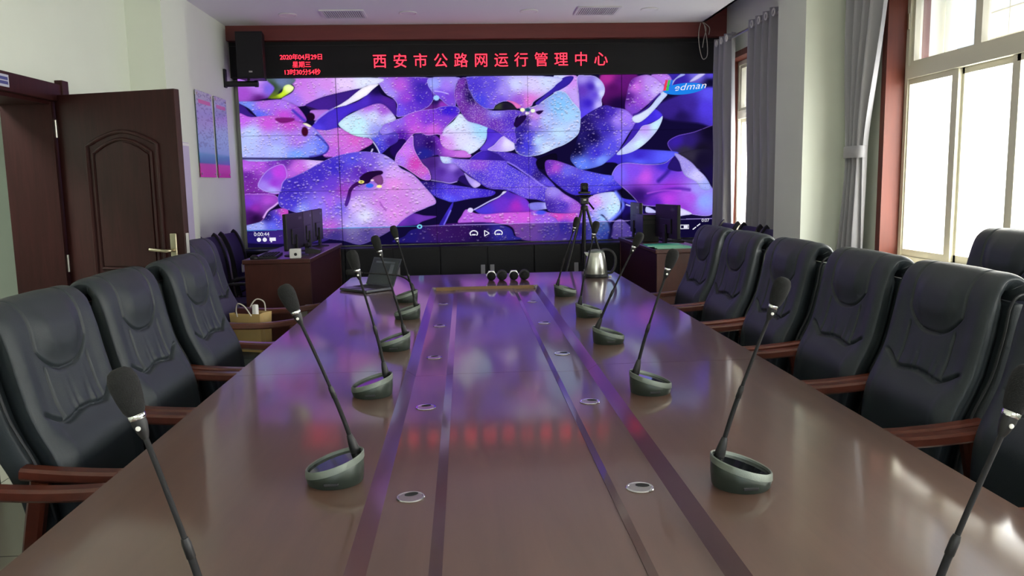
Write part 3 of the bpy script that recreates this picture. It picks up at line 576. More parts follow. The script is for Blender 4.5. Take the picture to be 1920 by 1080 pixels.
# ------------------------------------------------------------------ the video wall and its banner
SX, SZ, SW, SH, SY = -2.29, .846, 4.98, 1.736, 8.555
wall = thing('video_wall', 'large video wall showing purple hydrangea petals with water drops', 'video wall', (SX, SY, SZ))
def picture():
    W, H = 996, 347
    img = paint_picture(FLOWERS, W, H)[::-1]                       # rows from the bottom
    x, z = np.meshgrid((np.arange(W) + .5) / W * SW, (np.arange(H) + .5) / H * SH)
    x[:, 0] = 0; x[:, -1] = SW; z[0] = 0; z[-1] = SH
    co = np.stack([x, np.zeros_like(x), z], -1).reshape(-1, 3)
    i = np.arange((H - 1) * (W - 1)); i = i + i // (W - 1)
    q = np.stack([i, i + 1, i + W + 1, i + W], -1).astype(np.int32)
    me = bpy.data.meshes.new('display_picture'); me.vertices.add(len(co)); me.vertices.foreach_set('co', co.astype(np.float32).ravel())
    me.loops.add(q.size); me.loops.foreach_set('vertex_index', q.ravel())
    me.polygons.add(len(q)); me.polygons.foreach_set('loop_start', np.arange(0, q.size, 4, dtype=np.int32)); me.polygons.foreach_set('loop_total', np.full(len(q), 4, np.int32))
    me.update(calc_edges=True)
    lin = np.where(img <= .04045, img / 12.92, ((img + .055) / 1.055) ** 2.4)
    ca = me.color_attributes.new('shown', 'FLOAT_COLOR', 'POINT')
    ca.data.foreach_set('color', np.concatenate([lin, np.ones((H, W, 1))], -1).astype(np.float32).ravel())
    m = emit('lit_display', (255, 255, 255), 1.05); n = m.node_tree.nodes
    a = n.new('ShaderNodeVertexColor'); a.layer_name = 'shown'; m.node_tree.links.new(a.outputs[0], n['Emission'].inputs[0])
    me.materials.append(m); o = bpy.data.objects.new('display', me); COL.objects.link(o); o.parent = wall; o.location = (0, -.002, 0)
    return o
picture()
MB().box(0, SW, .002, .09, 0, SH).build('casing', M['matte_black'], wall)
white = emit('lit_white', (235, 235, 250), 1.0)
def cell(u, v): return (u * .005, -.005, SH - v * .005)
blue = emit('lit_blue', (30, 130, 235), 1.0)
lg = MB().lathe([(.225, 0), (.225, .001)], 48, axis=(0, -1, 0)).build('logo_oval', blue, wall, loc=(4.655, -.004, 1.582)); lg.scale = (1, 1, .26); lg.rotation_euler = (0, -.09, 0)
text_mesh('logo_lettering', 'edman', .098, white, wall, (4.54, -.007, 1.560), (PI / 2, -.075, 0), shear=.35, space=1.06).scale = (1.28, 1, 1)
for k, c in enumerate(((235, 60, 90), (60, 190, 90), (40, 120, 235))):
    p = [(0, .0), (.075, 0), (.082, .02), (.03, .02), (.05, .11), (.025, .11)]
    MB().prism(p, .001, lambda u, v, q, k=k: (4.43 + k * .028 + u, -.0065 - k * .0006 - q, 1.565 + v)).build('logo_initial', emit('lit_letter', c, 1), wall)
text_mesh('elapsed_time', '0:00:44', .055, white, wall, cell(14, 323)); text_mesh('remaining_time', '0:07', .05, white, wall, cell(972, 314))
b = MB()
for sx in (0, .06): b.lathe([(.022, 0), (.022, .001)], 20, (cell(24, 331)[0] + sx, -.005, cell(0, 331)[2]), (0, -1, 0))
b.build('volume_icon', white, wall)
b = MB(); x, _, z = cell(46, 334); b.box(x, x + .065, -.006, -.005, z, z + .035); b.box(x + .01, x + .025, -.006, -.005, z - .014, z)
b.build('caption_icon', white, wall)
b = MB(); x, _, z = cell(504, 328)
for a_, c_ in (((-.02, -.03), (-.02, .03)), ((-.02, .03), (.03, 0)), ((.03, 0), (-.02, -.03))): b.tube([(x + a_[0], -.006, z + a_[1]), (x + c_[0], -.006, z + c_[1])], .005, 6)
b.build('play_icon', white, wall)
for u, nm in ((477, 'rewind_icon'), (530, 'forward_icon')):
    x, _, z = cell(u, 328); b = MB()
    b.tube([(x + .04 * math.cos(a), -.006, z + .03 * math.sin(a)) for a in [i * PI / 8 for i in range(-2, 11)]], .006, 6); b.box(x - .02, x + .02, -.006, -.005, z - .02, z - .006)
    b.build(nm, white, wall)
b = MB(); x, _, z = cell(934, 324); b.tube([(x - .04, -.006, z - .02), (x + .05, -.006, z - .02), (x + .05, -.006, z + .02), (x - .04, -.006, z + .02), (x - .04, -.006, z - .02)], .004, 6); b.box(x - .005, x + .04, -.006, -.005, z - .014, z + .014)
b.build('screen_icon', white, wall)
b = MB(); x, _, z = cell(961, 324); b.tube([(x - .04, -.006, z - .03), (x - .005, -.006, z - .004)], .006, 6); b.tube([(x + .005, -.006, z + .004), (x + .04, -.006, z + .03)], .006, 6)
b.build('expand_icon', white, wall)

ban = thing('message_banner', 'long black message board with red lit characters above the video wall', 'message board', (0, 8.525, 2.585))
MB().box(XL + .001, XR - .001, 0, .125, 0, .358, .003).build('panel', M['matte_black'], ban)
MB().box(XL + .002, XR - .002, -.008, .0, .315, .323).build('frame_lip', M['black'], ban)
MB().box(XL + .002, XR - .002, -.008, .0, .002, .012).build('frame_lip', M['black'], ban)
red = emit('lit_red', (255, 40, 58), 4.5)
for k, ch in enumerate('西安市公路网运行管理中心'):
    text_mesh('character', ch, .152, red, ban, (-.83 + k * (2.30 / 11), -.003, .158 - .057), align='CENTER')
text_mesh('date_line', '2020年04月29日', .064, red, ban, (-1.625, -.003, .205 - .022), align='CENTER', space=.97)
text_mesh('weekday_line', '星期三', .064, red, ban, (-1.625, -.003, .130 - .022), align='CENTER')
text_mesh('time_line', '13时30分54秒', .064, red, ban, (-1.625, -.003, .055 - .022), align='CENTER', space=.97)

# black cabinets under the screen
cabs = ['first black low cabinet from the left wall behind the desk', 'black low cabinet behind the dark desk and laptop', 'black low cabinet behind the row of handheld microphones', 'black low cabinet behind the tripod and the kettle', 'black low cabinet behind the desk with green folders']
for k in range(5):
    x0, xe = ((-2.34, -1.23), (-1.23, -.26), (-.26, .71), (.71, 1.68), (1.68, 2.62))[k]; w = xe - x0; c = thing('low_cabinet', cabs[k], 'cabinet', (x0, 8.20, 0), group='black cabinets under the video wall')
    MB().box(.002, w - .002, .022, .36, 0, .835).build('body', M['cabinet'], c)
    for s in (0, 1):
        dr = MB().box(.006 + s * w / 2, w / 2 - .004 + s * w / 2, 0, .02, .06, .825, .003).build('cabinet_door', M['cabinet'], c)
        hx = w / 2 + (-.048 if s == 0 else .048)
        MB().box(hx - .022, hx + .022, -.006, 0, .535, .64, .003).build('pull', M['handle_grey'], dr)
# ------------------------------------------------------------------ the conference table
TX0, TX1, TY0, TY1, TZ = -.908, 1.185, .35, 6.38, .75
tb = thing('conference_table', 'long glossy brown conference table with a sunken centre strip', 'table', (0, 0, 0))
def table_side(x0, x1, y0, y1, corner=None):
    """One flat board of the top; corner = 'L'/'R' rounds that far corner."""
    p = [(x0, y0), (x1, y0)]
    if corner == 'R': p += [(x1, y1 - .09), (x1 - .02, y1 - .03), (x1 - .07, y1)]
    else: p += [(x1, y1)]
    if corner == 'L': p += [(x0 + .05, y1), (x0 + .012, y1 - .02), (x0, y1 - .07)]
    else: p += [(x0, y1)]
    return p
up = lambda u, v, q: (u, v, TZ - .045 + q)
RX0, RX1, RY1, SEAM = -.244, .509, 5.60, 3.075     # the sunken strip and the joint across the table
for x0, x1, side in ((TX0, RX0, 'L'), (RX1, TX1, 'R')):
    b = MB(); b.prism(table_side(x0, x1, TY0, SEAM - .0012), .045, up); b.build('top_board', M['table'], tb)
    b = MB(); b.prism(table_side(x0, x1, SEAM + .0012, RY1), .045, up); b.build('top_board', M['table'], tb)
b = MB(); b.prism([(TX0, RY1), (TX1, RY1), (TX1, TY1 - .09), (TX1 - .02, TY1 - .03), (TX1 - .07, TY1), (TX0 + .05, TY1), (TX0 + .012, TY1 - .02), (TX0, TY1 - .07)], .045, up); b.build('top_board', M['table'], tb)
MB().box(RX0 + .03, RX1 - .03, RY1 - .004, RY1 - .0005, TZ - .026, TZ - .001).build('end_strip', M['tan'], tb)
zc, zm = TZ - .024, TZ - .020
for y0, y1 in ((TY0, SEAM - .0012), (SEAM + .0012, RY1)):
    b = MB(); b.box(RX0 + .036, -.088, y0, y1, zc - .02, zc); b.build('channel_board', M['table'], tb)
    b = MB(); b.box(.350, RX1 - .036, y0, y1, zc - .02, zc); b.build('channel_board', M['table'], tb)
    MB().box(-.061, .328, y0, y1, zm - .02, zm).build('centre_board', M['table'], tb)
    for xa, za, xb, zb in ((RX0, TZ, RX0 + .036, zc), (RX1 - .036, zc, RX1, TZ), (-.088, zc, -.061, zm + .002), (.328, zm + .002, .350, zc)):
        b = MB(); b.add([(xa, y0, za), (xb, y0, zb), (xb, y0, TZ - .044), (xa, y0, TZ - .044), (xa, y1, za), (xb, y1, zb), (xb, y1, TZ - .044), (xa, y1, TZ - .044)],
                        [(0, 1, 5, 4), (1, 2, 6, 5), (2, 3, 7, 6), (3, 0, 4, 7), (0, 3, 2, 1), (4, 5, 6, 7)])
        b.build('moulding', M['table_dark'], tb)
b = MB(); b.box(TX0 + .45, TX1 - .45, TY0 + .3, TY1 - .35, .10, TZ - .05); b.build('pedestal', M['table_dark'], tb)
MB().box(TX0 + .40, TX1 - .40, TY0 + .25, TY1 - .30, 0, .10).build('plinth', M['table_dark'], tb)

# cable grommets let into the channels
near = ['nearest to the viewer', 'second from the viewer', 'third along, just past the joint', 'fourth along', 'farthest along, by the end strip']
for side, x in (('left', -.147), ('right', .41)):
    for k in range(5):
        g = thing('cable_grommet', 'round chrome cable cover in the %s channel, %s' % (side, near[k]), 'cable cover', (x, 1.845 + k * .7785, zc), rz=.4 if side == 'left' else -.2, group='cable covers in the table')
        MB().lathe([(.0335, 0), (.0345, .0015), (.033, .003), (.029, .003), (.028, .0022)], 36).build('ring', M['chrome'], g, True)
        MB().lathe([(.0278, .0005), (.0278, .0026), (.002, .0030)], 36).build('cap', M['steel'], g, True)
        p = [(.006 + .017 * math.cos(a), .012 + .011 * math.sin(a)) for a in [i * PI / 12 for i in range(24)]]
        MB().prism(p, .0006, lambda u, v, q: (u, v, .0030 + q)).build('cord_hole', M['matte_black'], g)

# ------------------------------------------------------------------ gooseneck microphones
def microphone(side, c, stem, head, label, mid=None):
    """c = centre of the base on the table, stem = foot of the neck, head = middle of the windscreen."""
    sg = 1 if side == 'R' else -1
    m = thing('gooseneck_microphone', label, 'microphone', (c[0], c[1], TZ), group='gooseneck microphones on the table')
    R = .071; n = 48
    def top(x): return .053 - sg * x / R * .021          # the rim is high at the neck, low at the seat
    def ring(r, f, e=0): return [(r * math.cos(2 * PI * j / n), r * math.sin(2 * PI * j / n), f * top(r * math.cos(2 * PI * j / n)) + e) for j in range(n)]
    b = MB(); b.loft([ring(R * .93, 0), ring(R * .96, 0, .004), ring(R * 1.0, .45), ring(R * 1.0, 1, -.018), ring(R * .985, 1, -.016)])
    body = b.build('base', M['mic_body'], m, True)
    b = MB(); b.loft([ring(R * .985, 1, -.017), ring(R * 1.02, 1, -.016), ring(R * 1.015, 1, -.001), ring(R * .99, 1, .0015), ring(R * .945, 1, 0), ring(R * .93, 1, -.008)], caps=False)
    b.build('rim', M['mic_rim'], m, True)
    b = MB(); b.loft([ring(R * .94, 1, -.012), ring(R * .94, 1, -.0065)]); b.build('display', M['display'], m)
    b = MB(); b.box(-.018, .018, -R * 1.0, -R * .95, .010, .018, .002); b.build('port', M['black'], body)
    o = Vector((c[0], c[1], TZ)); s = Vector(stem) - o; h = Vector(head) - o
    s.z = top(s.x) - .008
    pts = [s] + [Vector(q) - o for q in (mid or [])] + [h]
    if not mid:
        d = h - s; bend = Vector((-sg * .006, 0, .0)); pts = [s, s + d * .3 + bend, s + d * .65 + bend * .8, h]
    path = catmull(pts, 10); L = [0]
    for i in range(1, len(path)): L.append(L[-1] + (path[i] - path[i - 1]).length)
    tot = L[-1]; ax = (path[-1] - path[-3]).normalized()
    stop = tot - .058; q = [p for p, l in zip(path, L) if l < stop]
    d0 = (path[2] - path[0]).normalized()
    MB().lathe([(.0125, -.004), (.0125, .012), (.0105, .03), (.0075, .048), (.0052, .052)], 20, s, d0).build('collar', M['black'], m, True)
    MB().tube(q, [.0056 if l < tot * .4 else .0040 for p, l in zip(path, L) if l < stop], 12).build('neck', M['matte_black'], m, True)
    i = min(range(len(path)), key=lambda k: abs(L[k] - tot * .4)); t = (path[i + 1] - path[i - 1]).normalized()
    MB().lathe([(.0042, -.016), (.0066, -.012), (.0066, .010), (.0052, .018)], 16, path[i], t).build('sleeve', M['black'], m, True)
    e = h - ax * .062
    cap = MB().lathe([(.0045, -.004), (.0075, .004), (.0105, .018), (.0105, .026)], 20, e, ax).build('capsule', M['black'], m, True)
    MB().lathe([(.0112, .0255), (.0120, .028), (.0120, .032), (.0112, .034)], 24, e, ax).build('ring', M['chrome'], cap, True)
    v = ax.cross(Vector((0, 1, 0))).normalized().cross(ax)
    MB().lathe([(.0035, 0), (.0035, .0012), (.001, .002)], 14, e + ax * .014 - v * .0095, -v).build('button', M['white'], cap, True)
    MB().lathe([(.0118, -.029), (.0150, -.022), (.0180, -.006), (.0200, .012), (.0195, .024), (.0155, .034), (.009, .0385), (.001, .0395)], 28, h, ax).build('windscreen', M['foam'], m, True)
LW = [((-.415, 1.07), (-.372, 1.105, .80), (-.469, 1.10, 1.191), 'nearest gooseneck microphone on the left, large head, base out of view'),
      ((-.335, 1.915), (-.287, 1.945, .80), (-.421, 1.91, 1.204), 'gooseneck microphone with a reflecting grey display, second on the left'),
      ((-.335, 2.725), (-.289, 2.755, .80), (-.379, 2.73, 1.216), 'gooseneck microphone by the table joint, third on the left'),
      ((-.325, 3.50), (-.279, 3.53, .80), (-.384, 3.50, 1.217), 'gooseneck microphone with a purple-lit display, fourth on the left'),
      ((-.325, 4.325), (-.279, 4.35, .80), (-.378, 4.33, 1.217), 'upright gooseneck microphone before the bent one, fifth on the left')]
for c, s, h, lab in LW: microphone('L', c, s, h, lab)
microphone('L', (-.375, 4.955), (-.330, 4.98, .80), (-.705, 4.96, .939), 'gooseneck microphone bent sideways in front of the laptop', [(-.345, 4.98, .86), (-.40, 4.975, .905), (-.50, 4.97, .922)])
RW_ = [((.665, .99), (.622, 1.02, .80), (.754, 1.02, 1.173), 'nearest gooseneck microphone on the right, cut by the picture edge'),
       ((.639, 1.785), (.597, 1.82, .80), (.718, 1.78, 1.206), 'gooseneck microphone with the big visible base, second on the right'),
       ((.622, 2.64), (.577, 2.67, .80), (.691, 2.64, 1.202), 'gooseneck microphone just before the table joint, third on the right'),
       ((.632, 3.50), (.585, 3.53, .80), (.764, 3.50, 1.206), 'gooseneck microphone leaning far right, fourth on the right'),
       ((.655, 4.215), (.610, 4.24, .80), (.692, 4.21, 1.223), 'gooseneck microphone in front of the kettle, fifth on the right'),
       ((.630, 5.025), (.582, 5.05, .80), (.703, 5.02, 1.212), 'farthest gooseneck microphone on the right, by the end strip')]
for c, s, h, lab in RW_: microphone('R', c, s, h, lab)

# four handheld microphones lying with their foam heads towards the viewer
for k, (x, lab) in enumerate(((.188, 'leftmost black foam microphone of the four, silver body behind'), (.268, 'second black foam microphone, all dark'), (.356, 'third black foam microphone, silver body behind'), (.436, 'rightmost black foam microphone of the four, all dark'))):
    m = thing('handheld_microphone', lab, 'microphone', (x, 5.90, TZ + .034), group='handheld microphones at the table end')
    MB().lathe([(.001, -.034), (.016, -.030), (.028, -.018), (.033, 0), (.030, .016), (.026, .028), (.024, .036)], 28, axis=(0, 1, .0)).build('windscreen', M['foam'], m, True)
    silver = k % 2 == 0
    MB().lathe([(.025, .036), (.025, .05), (.020, .07), (.018, .19), (.016, .20)], 24, axis=(0, 1, -.06)).build('handle', M['steel'] if silver else M['black'], m, True)
    MB().lathe([(.0372, .004), (.0395, .008), (.0395, .022), (.0372, .026)], 6 if silver else 24, axis=(0, 1, 0), c=(0, 0, .006)).build('anti_roll_ring', M['steel'] if silver else M['black'], m)

# kettle
k = thing('electric_kettle', 'brushed steel electric kettle with a black handle', 'kettle', (.985, 5.97, TZ))
MB().lathe([(.090, 0), (.092, .006), (.090, .022), (.086, .028)], 40).build('base', M['black'], k, True)
MB().lathe([(.086, .028), (.087, .032), (.080, .09), (.070, .15), (.063, .185), (.060, .19)], 40).build('body', M['steel'], k, True)
MB().lathe([(.060, .19), (.058, .198), (.045, .206), (.012, .212), (.001, .213)], 36).build('lid', M['mic_rim'], k, True)
MB().bar(catmull([(.045, 0, .205), (.085, 0, .207), (.125, 0, .188), (.148, 0, .14), (.146, 0, .08), (.120, 0, .035), (.084, 0, .03)], 6), (0, 1, 0), .026, .02).build('handle', M['black'], k, True)
b = MB(); b.loft([[(-.060, -.03, .150), (-.060, .03, .150), (-.056, .02, .188), (-.056, -.02, .188)], [(-.088, -.008, .186), (-.088, .008, .186), (-.086, .007, .192), (-.086, -.007, .192)]]); b.build('spout', M['steel'], k)
MB().box(.092, .115, -.03, -.01, 0, .012, .003).build('cord_plug', M['white'], k)

# laptop
lp = thing('laptop', 'open dark grey laptop facing away at the left far table corner', 'laptop', (-.693, 5.553, TZ), math.atan2(-.205, .208))
MB().box(-.148, .148, -.12, .118, .002, .02, .004).build('base', mat('laptop_shell', (88, 90, 96), .35, .6), lp)
MB().box(-.13, .13, -.015, .098, .02, .0215).build('keyboard', M['matte_black'], lp)
MB().box(-.045, .045, -.105, -.03, .02, .0208).build('touchpad', M['black'], lp)
sc_ = MB(); tl = .42
fn = lambda u, v, q: (u, .112 + v * math.sin(tl) + q * math.cos(tl), .022 + v * math.cos(tl) - q * math.sin(tl))
sc_.prism([(-.148, 0), (.148, 0), (.148, .205), (-.148, .205)], .008, fn); sc = sc_.build('lid', mat('laptop_lid', (62, 66, 76), .3, .5), lp)
MB().prism([(-.138, .014), (.138, .014), (.138, .195), (-.138, .195)], -.0006, fn).build('screen', mat('laptop_screen', (38, 46, 58), .12), sc)
MB().prism([(-.105, .165), (.10, .165), (.10, .178), (-.105, .178)], -.0012, fn).build('window_bar', mat('screen_grey', (84, 92, 104), .3), sc)
MB().prism([(.06, .09), (.10, .09), (.10, .16), (.06, .16)], -.0012, fn).build('window_panel', mat('screen_grey', (92, 98, 110), .3), sc)
MB().box(-.14, -.12, .100, .104, .0202, .0216).build('status_light', emit('green_light', (120, 220, 60), .8), lp)
# ------------------------------------------------------------------ conference armchairs (facing +x, origin on the floor under the seat)
def sst(a, b, x): t = np.clip((x - a) / (b - a), 0, 1); return t * t * (3 - 2 * t)
FRONT = catmull([(-.212, 0, .42), (-.218, 0, .50), (-.224, 0, .58), (-.236, 0, .66), (-.258, 0, .73), (-.287, 0, .79), (-.312, 0, .85), (-.330, 0, .92), (-.343, 0, .98), (-.352, 0, 1.04), (-.362, 0, 1.09),
                 (-.380, 0, 1.128), (-.410, 0, 1.156), (-.450, 0, 1.162), (-.486, 0, 1.145), (-.508, 0, 1.110), (-.513, 0, 1.080)], 13)
def front_cushion():
    P = FRONT; n = len(P)
    q = np.linspace(-1, 1, 176); Mb = 14
    qq = np.sign(q) * (1 - (1 - np.abs(q)) ** 1.5)
    rings = []; zz = []; s = 0; itop = max(range(n), key=lambda i: P[i].z)
    for i, p in enumerate(P):
        if i > itop: s += (P[i] - P[i - 1]).length
        zz.append(p.z if i <= itop else P[itop].z + s)
    for i, p in enumerate(P):
        t = (P[min(i + 1, n - 1)] - P[max(i - 1, 0)]).normalized(); nx, nz = t.z, -t.x
        z = zz[i]
        wide = .262 - .030 * float(sst(.74, .45, z)) - .008 * float(sst(1.12, 1.17, z))
        y = qq * wide; a = np.abs(y); th = .058 + .020 * float(sst(1.12, 1.04, z))
        d = .020 * (1 - np.abs(qq) ** 11) ** .5 - .020
        d = d + .009 * sst(.165, .235, a) * (1 - .9 * sst(.98, 1.10, z))       # side bolsters
        # head pad: a shield with a rounded lower end
        zb = .938 + .070 * (np.minimum(a / .150, 1.2)) ** 2.6
        sd_ = np.minimum(.150 - a, z - zb)
        if z > .88:
            d = d + .017 * sst(0, .085, .150 - a) * sst(0, .085, z - zb) * (1 - .85 * float(sst(1.06, 1.14, z))) - .013 * np.exp(-(sd_ / .0045) ** 2) * (1 - .5 * float(sst(1.10, 1.16, z)))
        # seams of the centre panel and the cross seam above the lumbar roll
        g = float(sst(.795, .815, z) * (1 - sst(.935, .965, z)))
        d = d - g * .017 * np.exp(-((a - .130) / .0045) ** 2)
        zs = .800 + .030 * np.clip((a - .128) / .08, 0, 1) + .006 * np.cos(y * 26)
        d = d - .016 * np.exp(-((z - zs) / .006) ** 2) * (1 - sst(.19, .235, a))
        d = d + .016 * np.exp(-((z - .715) / .06) ** 2) * (1 - sst(.18, .24, a))
        up_ = np.clip(z - zs, 0, 1)
        pl = np.sin(y * 118 * (1 - up_ * 1.6) + 1.6 * np.sin(y * 53 + 2)) * np.exp(-up_ / .042) * (.65 + .35 * np.sin(y * 31 + 1)) * (z > zs) * (1 - sst(.10, .132, a))
        d = d + .0055 * pl + .004 * np.exp(-((z - .87) / .05) ** 2) * (1 - sst(.06, .12, a))
        fr = [(p.x + nx * dd, yy, p.z + nz * dd) for yy, dd in zip(y, d)]
        bk = []
        for e in np.linspace(1, -1, Mb):
            h = th - .010 + .010 * (1 - abs(e) ** 8) ** .5
            bk.append((p.x - nx * h, e * wide, p.z - nz * h))
        rings.append(fr + bk[1:-1])
    return MB().loft(rings)
def rear_shell():
    P = [p for p in FRONT if p.z < 1.112 and p.x > -.39]; rings = []
    n = len(P)
    for i, p in enumerate(P):
        t = (P[min(i + 1, n - 1)] - P[max(i - 1, 0)]).normalized(); nx, nz = t.z, -t.x
        f = 1 - max(0, (p.z - 1.07) / .046) ** 2 if p.z > 1.07 else 1
        f = max(f, 0) ** .5; wide = (.259 - .030 * float(sst(.74, .45, p.z))); hb = .044 * max(f, .35); c = -.071 - .046
        ring = []
        for j in range(40):
            a = 2 * PI * j / 40; cx = math.copysign(abs(math.cos(a)) ** .22, math.cos(a)); sy = math.copysign(abs(math.sin(a)) ** .22, math.sin(a))
            ring.append((p.x + nx * (c + hb * cx), wide * sy, p.z + nz * (c + hb * cx)))
        rings.append(ring)
    return MB().loft(rings)
def armchair(label, loc, rz, group):
    c = thing('conference_chair', label, 'chair', loc, rz, group)
    bk = front_cushion().build('backrest', M['leather'], c, 2)
    rear_shell().build('rear_shell', M['leather'], c, True)
    for s in (-1, 1):
        pts = [(p.x - .070, s * (.2605 - .029 * float(sst(.74, .45, p.z))), p.z) for p in FRONT[::4] if p.z < 1.06 and p.x > -.39]
        e = pts[-1]; pts += [(e[0] - .014, s * .2605, 1.082), (e[0] - .036, s * .259, 1.097), (e[0] - .062, s * .259, 1.097)]
        MB().tube(catmull(pts, 4), .0048, 8).build('piping', M['piping'], bk, True)
    rings = []
    for z, f in ((.355, .93), (.36, .97), (.385, 1), (.44, 1), (.468, .975), (.480, .90), (.484, .6)):
        rings.append([(.02 + .255 * f * math.copysign(abs(math.cos(a)) ** .3, math.cos(a)), .252 * f * math.copysign(abs(math.sin(a)) ** .3, math.sin(a)), z) for a in [2 * PI * j / 64 for j in range(64)]])
    MB().loft(rings).build('seat', M['leather'], c, True)
    for s in (-1, 1):
        y = s * .278
        MB().bar(catmull([(-.345, y, .694), (-.22, y, .680), (-.08, y, .671), (.06, y, .672), (.18, y, .684), (.265, y, .698)], 7), (0, 1, 0), .050, .036).build('armrest', M['chair_wood'], c, True)
        MB().bar(catmull([(.205, y, .672), (.218, y, .50), (.205, y, .30), (.17, y, 0)], 6), (0, 1, 0), .040, .055).build('leg', M['chair_wood'], c, True)
        MB().bar(catmull([(-.300, y, .668), (-.330, y, .52), (-.375, y, .25), (-.42, y, 0)], 6), (0, 1, 0), .040, .050).build('leg', M['chair_wood'], c, True)
        MB().bar([(-.335, y, .335), (.205, y, .345)], (0, 1, 0), .03, .06).build('side_rail', M['chair_wood'], c, True)
    return c
GL, GR = 'armchairs along the left side of the table', 'armchairs along the right side of the table'
base = armchair('dark leather armchair nearest on the left, only its wooden arm in view', (-1.04, 1.83, 0), 0, GL)
for loc, lab in (((-.905, 2.50), 'dark leather armchair on the left, first whole backrest from the viewer'), ((-.915, 3.125), 'dark leather armchair on the left, second backrest, in front of the wooden door'),
                 ((-.900, 3.765), 'dark leather armchair on the left, third backrest, by the door handle'), ((-1.22, 4.95), 'dark leather armchair pulled back on the left, with the gold bag')):
    dup(base, (*loc, 0), 0, lab, GL)
for loc, lab in (((1.275, 1.985), 'dark leather armchair cut by the right edge of the picture'), ((1.25, 2.60), 'large dark leather armchair at right, first whole backrest from the viewer'), ((1.245, 3.215), 'dark leather armchair on the right, second whole backrest, before the curtain'),
                 ((1.225, 3.87), 'dark leather armchair on the right, third whole backrest, before the white pillar'), ((1.22, 4.55), 'dark leather armchair on the right, fourth whole backrest, before the far curtain'), ((1.215, 5.17), 'farthest dark leather armchair on the right, next to the wooden desk')):
    dup(base, (*loc, 0), PI, lab, GR)
dup(base, (2.02, 3.42, 0), PI - .05, 'dark leather armchair standing apart against the tall window', None, 1.05)
bpy.data.objects[[o.name for o in bpy.data.objects if o.get('label', '').startswith('dark leather armchair standing apart')][0]]['group'] = 'armchairs by the window wall'

# ------------------------------------------------------------------ mesh-backed task chairs (facing +x)
def task_chair(label, loc, rz, group, tag_on=False):
    c = thing('task_chair', label, 'chair', loc, rz, group)
    prof = [(-.20, .46), (-.222, .56), (-.235, .68), (-.248, .80), (-.275, .92), (-.320, 1.02), (-.355, 1.055)]
    P = catmull([(x, 0, z) for x, z in prof], 6)
    b = MB(); b.loft([[(p.x - .014 * (1 - (v / .19) ** 2), v, p.z) for v in np.linspace(-.19, .19, 12)] + [(p.x - .008 - .014 * (1 - (v / .19) ** 2), v, p.z) for v in np.linspace(.19, -.19, 12)] for p in P[2:-4]])
    b.build('backrest', M['mesh'], c, True)
    for s in (-1, 1):
        MB().bar([(p.x, s * .205, p.z) for p in P], (0, 1, 0), .030, .042).build('back_frame', M['black'], c, True)
        MB().bar(catmull([(-.22, s * .235, .62), (-.05, s * .245, .645), (.12, s * .245, .64), (.16, s * .245, .625)], 5), (0, 1, 0), .05, .026).build('armrest', M['black'], c, True)
        MB().tube(catmull([(.10, s * .245, .63), (.20, s * .245, .40), (.22, s * .245, .03), (.18, s * .245, .014), (-.22, s * .245, .014), (-.25, s * .245, .03), (-.20, s * .235, .46)], 5), .0125, 10).build('leg', M['steel'], c, True)
    rings = [[(.0 + .235 * f * math.copysign(abs(math.cos(a)) ** .4, math.cos(a)), .225 * f * math.copysign(abs(math.sin(a)) ** .4, math.sin(a)), z) for a in [2 * PI * j / 40 for j in range(40)]] for z, f in ((.415, .92), (.425, 1), (.455, 1), (.47, .93), (.474, .6))]
    MB().loft(rings).build('seat', M['mesh'], c, True)
    if tag_on: MB().box(-.222, -.205, -.02, .07, .66, .74, .004).build('card', M['paper'], c)
    return c
GT = 'mesh task chairs in the corner behind the left desk'
tc = task_chair('dark mesh task chair with a white card, nearest the video wall at left', (-1.95, 7.86, 0), 0, GT, True)
t2 = task_chair('dark mesh task chair in front of the one with a white card', (-1.95, 7.24, 0), 0, GT)
GW = 'mesh task chairs under the far window'
dup(t2, (2.25, 7.66, 0), PI, 'backlit mesh chair against the bright far window pane', GW)
dup(t2, (2.25, 7.08, 0), PI, 'mesh chair with purple back before the far curtain', GW)
dup(t2, (2.25, 6.52, 0), PI, 'mesh chair half hidden by the white pillar', GW)
# ------------------------------------------------------------------ operator desks
def desk(name, label, x0, x1, y0, y1, flip):
    d = thing(name, label, 'desk', ((x0 + x1) / 2, y0, 0)); w = (x1 - x0) / 2; L = y1 - y0
    MB().box(-w, w, 0, L, .862, .90, .008).build('desktop', M['desk_wood'], d)
    MB().box(-w + .015, w - .005 if flip < 0 else w - .015, .012, .04, .02, .861).build('end_panel', M['desk_wood'], d)
    MB().box(-w + .015, w - .015, L - .04, L - .012, .02, .861).build('end_panel', M['desk_wood'], d)
    xx = w - .02 if flip < 0 else -w + .02
    MB().box(min(xx, xx + flip * .02), max(xx, xx + flip * .02), .04, L - .04, .02, .861).build('modesty_panel', M['dark_wood'], d)
    MB().box(-w + .03, w - .03, .03, L - .03, 0, .02).build('plinth', M['black'], d)
    MB().box(-w + .04, w - .04, .041, .40, .30, .85).build('pedestal', M['dark_wood'], d)
    return d
desk('operator_desk', 'dark wooden operator desk with three monitors at the left', -1.785, -1.245, 6.46, 8.16, -1)
desk('operator_desk', 'wooden operator desk with green folders at the right', 1.575, 2.03, 6.52, 8.14, 1)
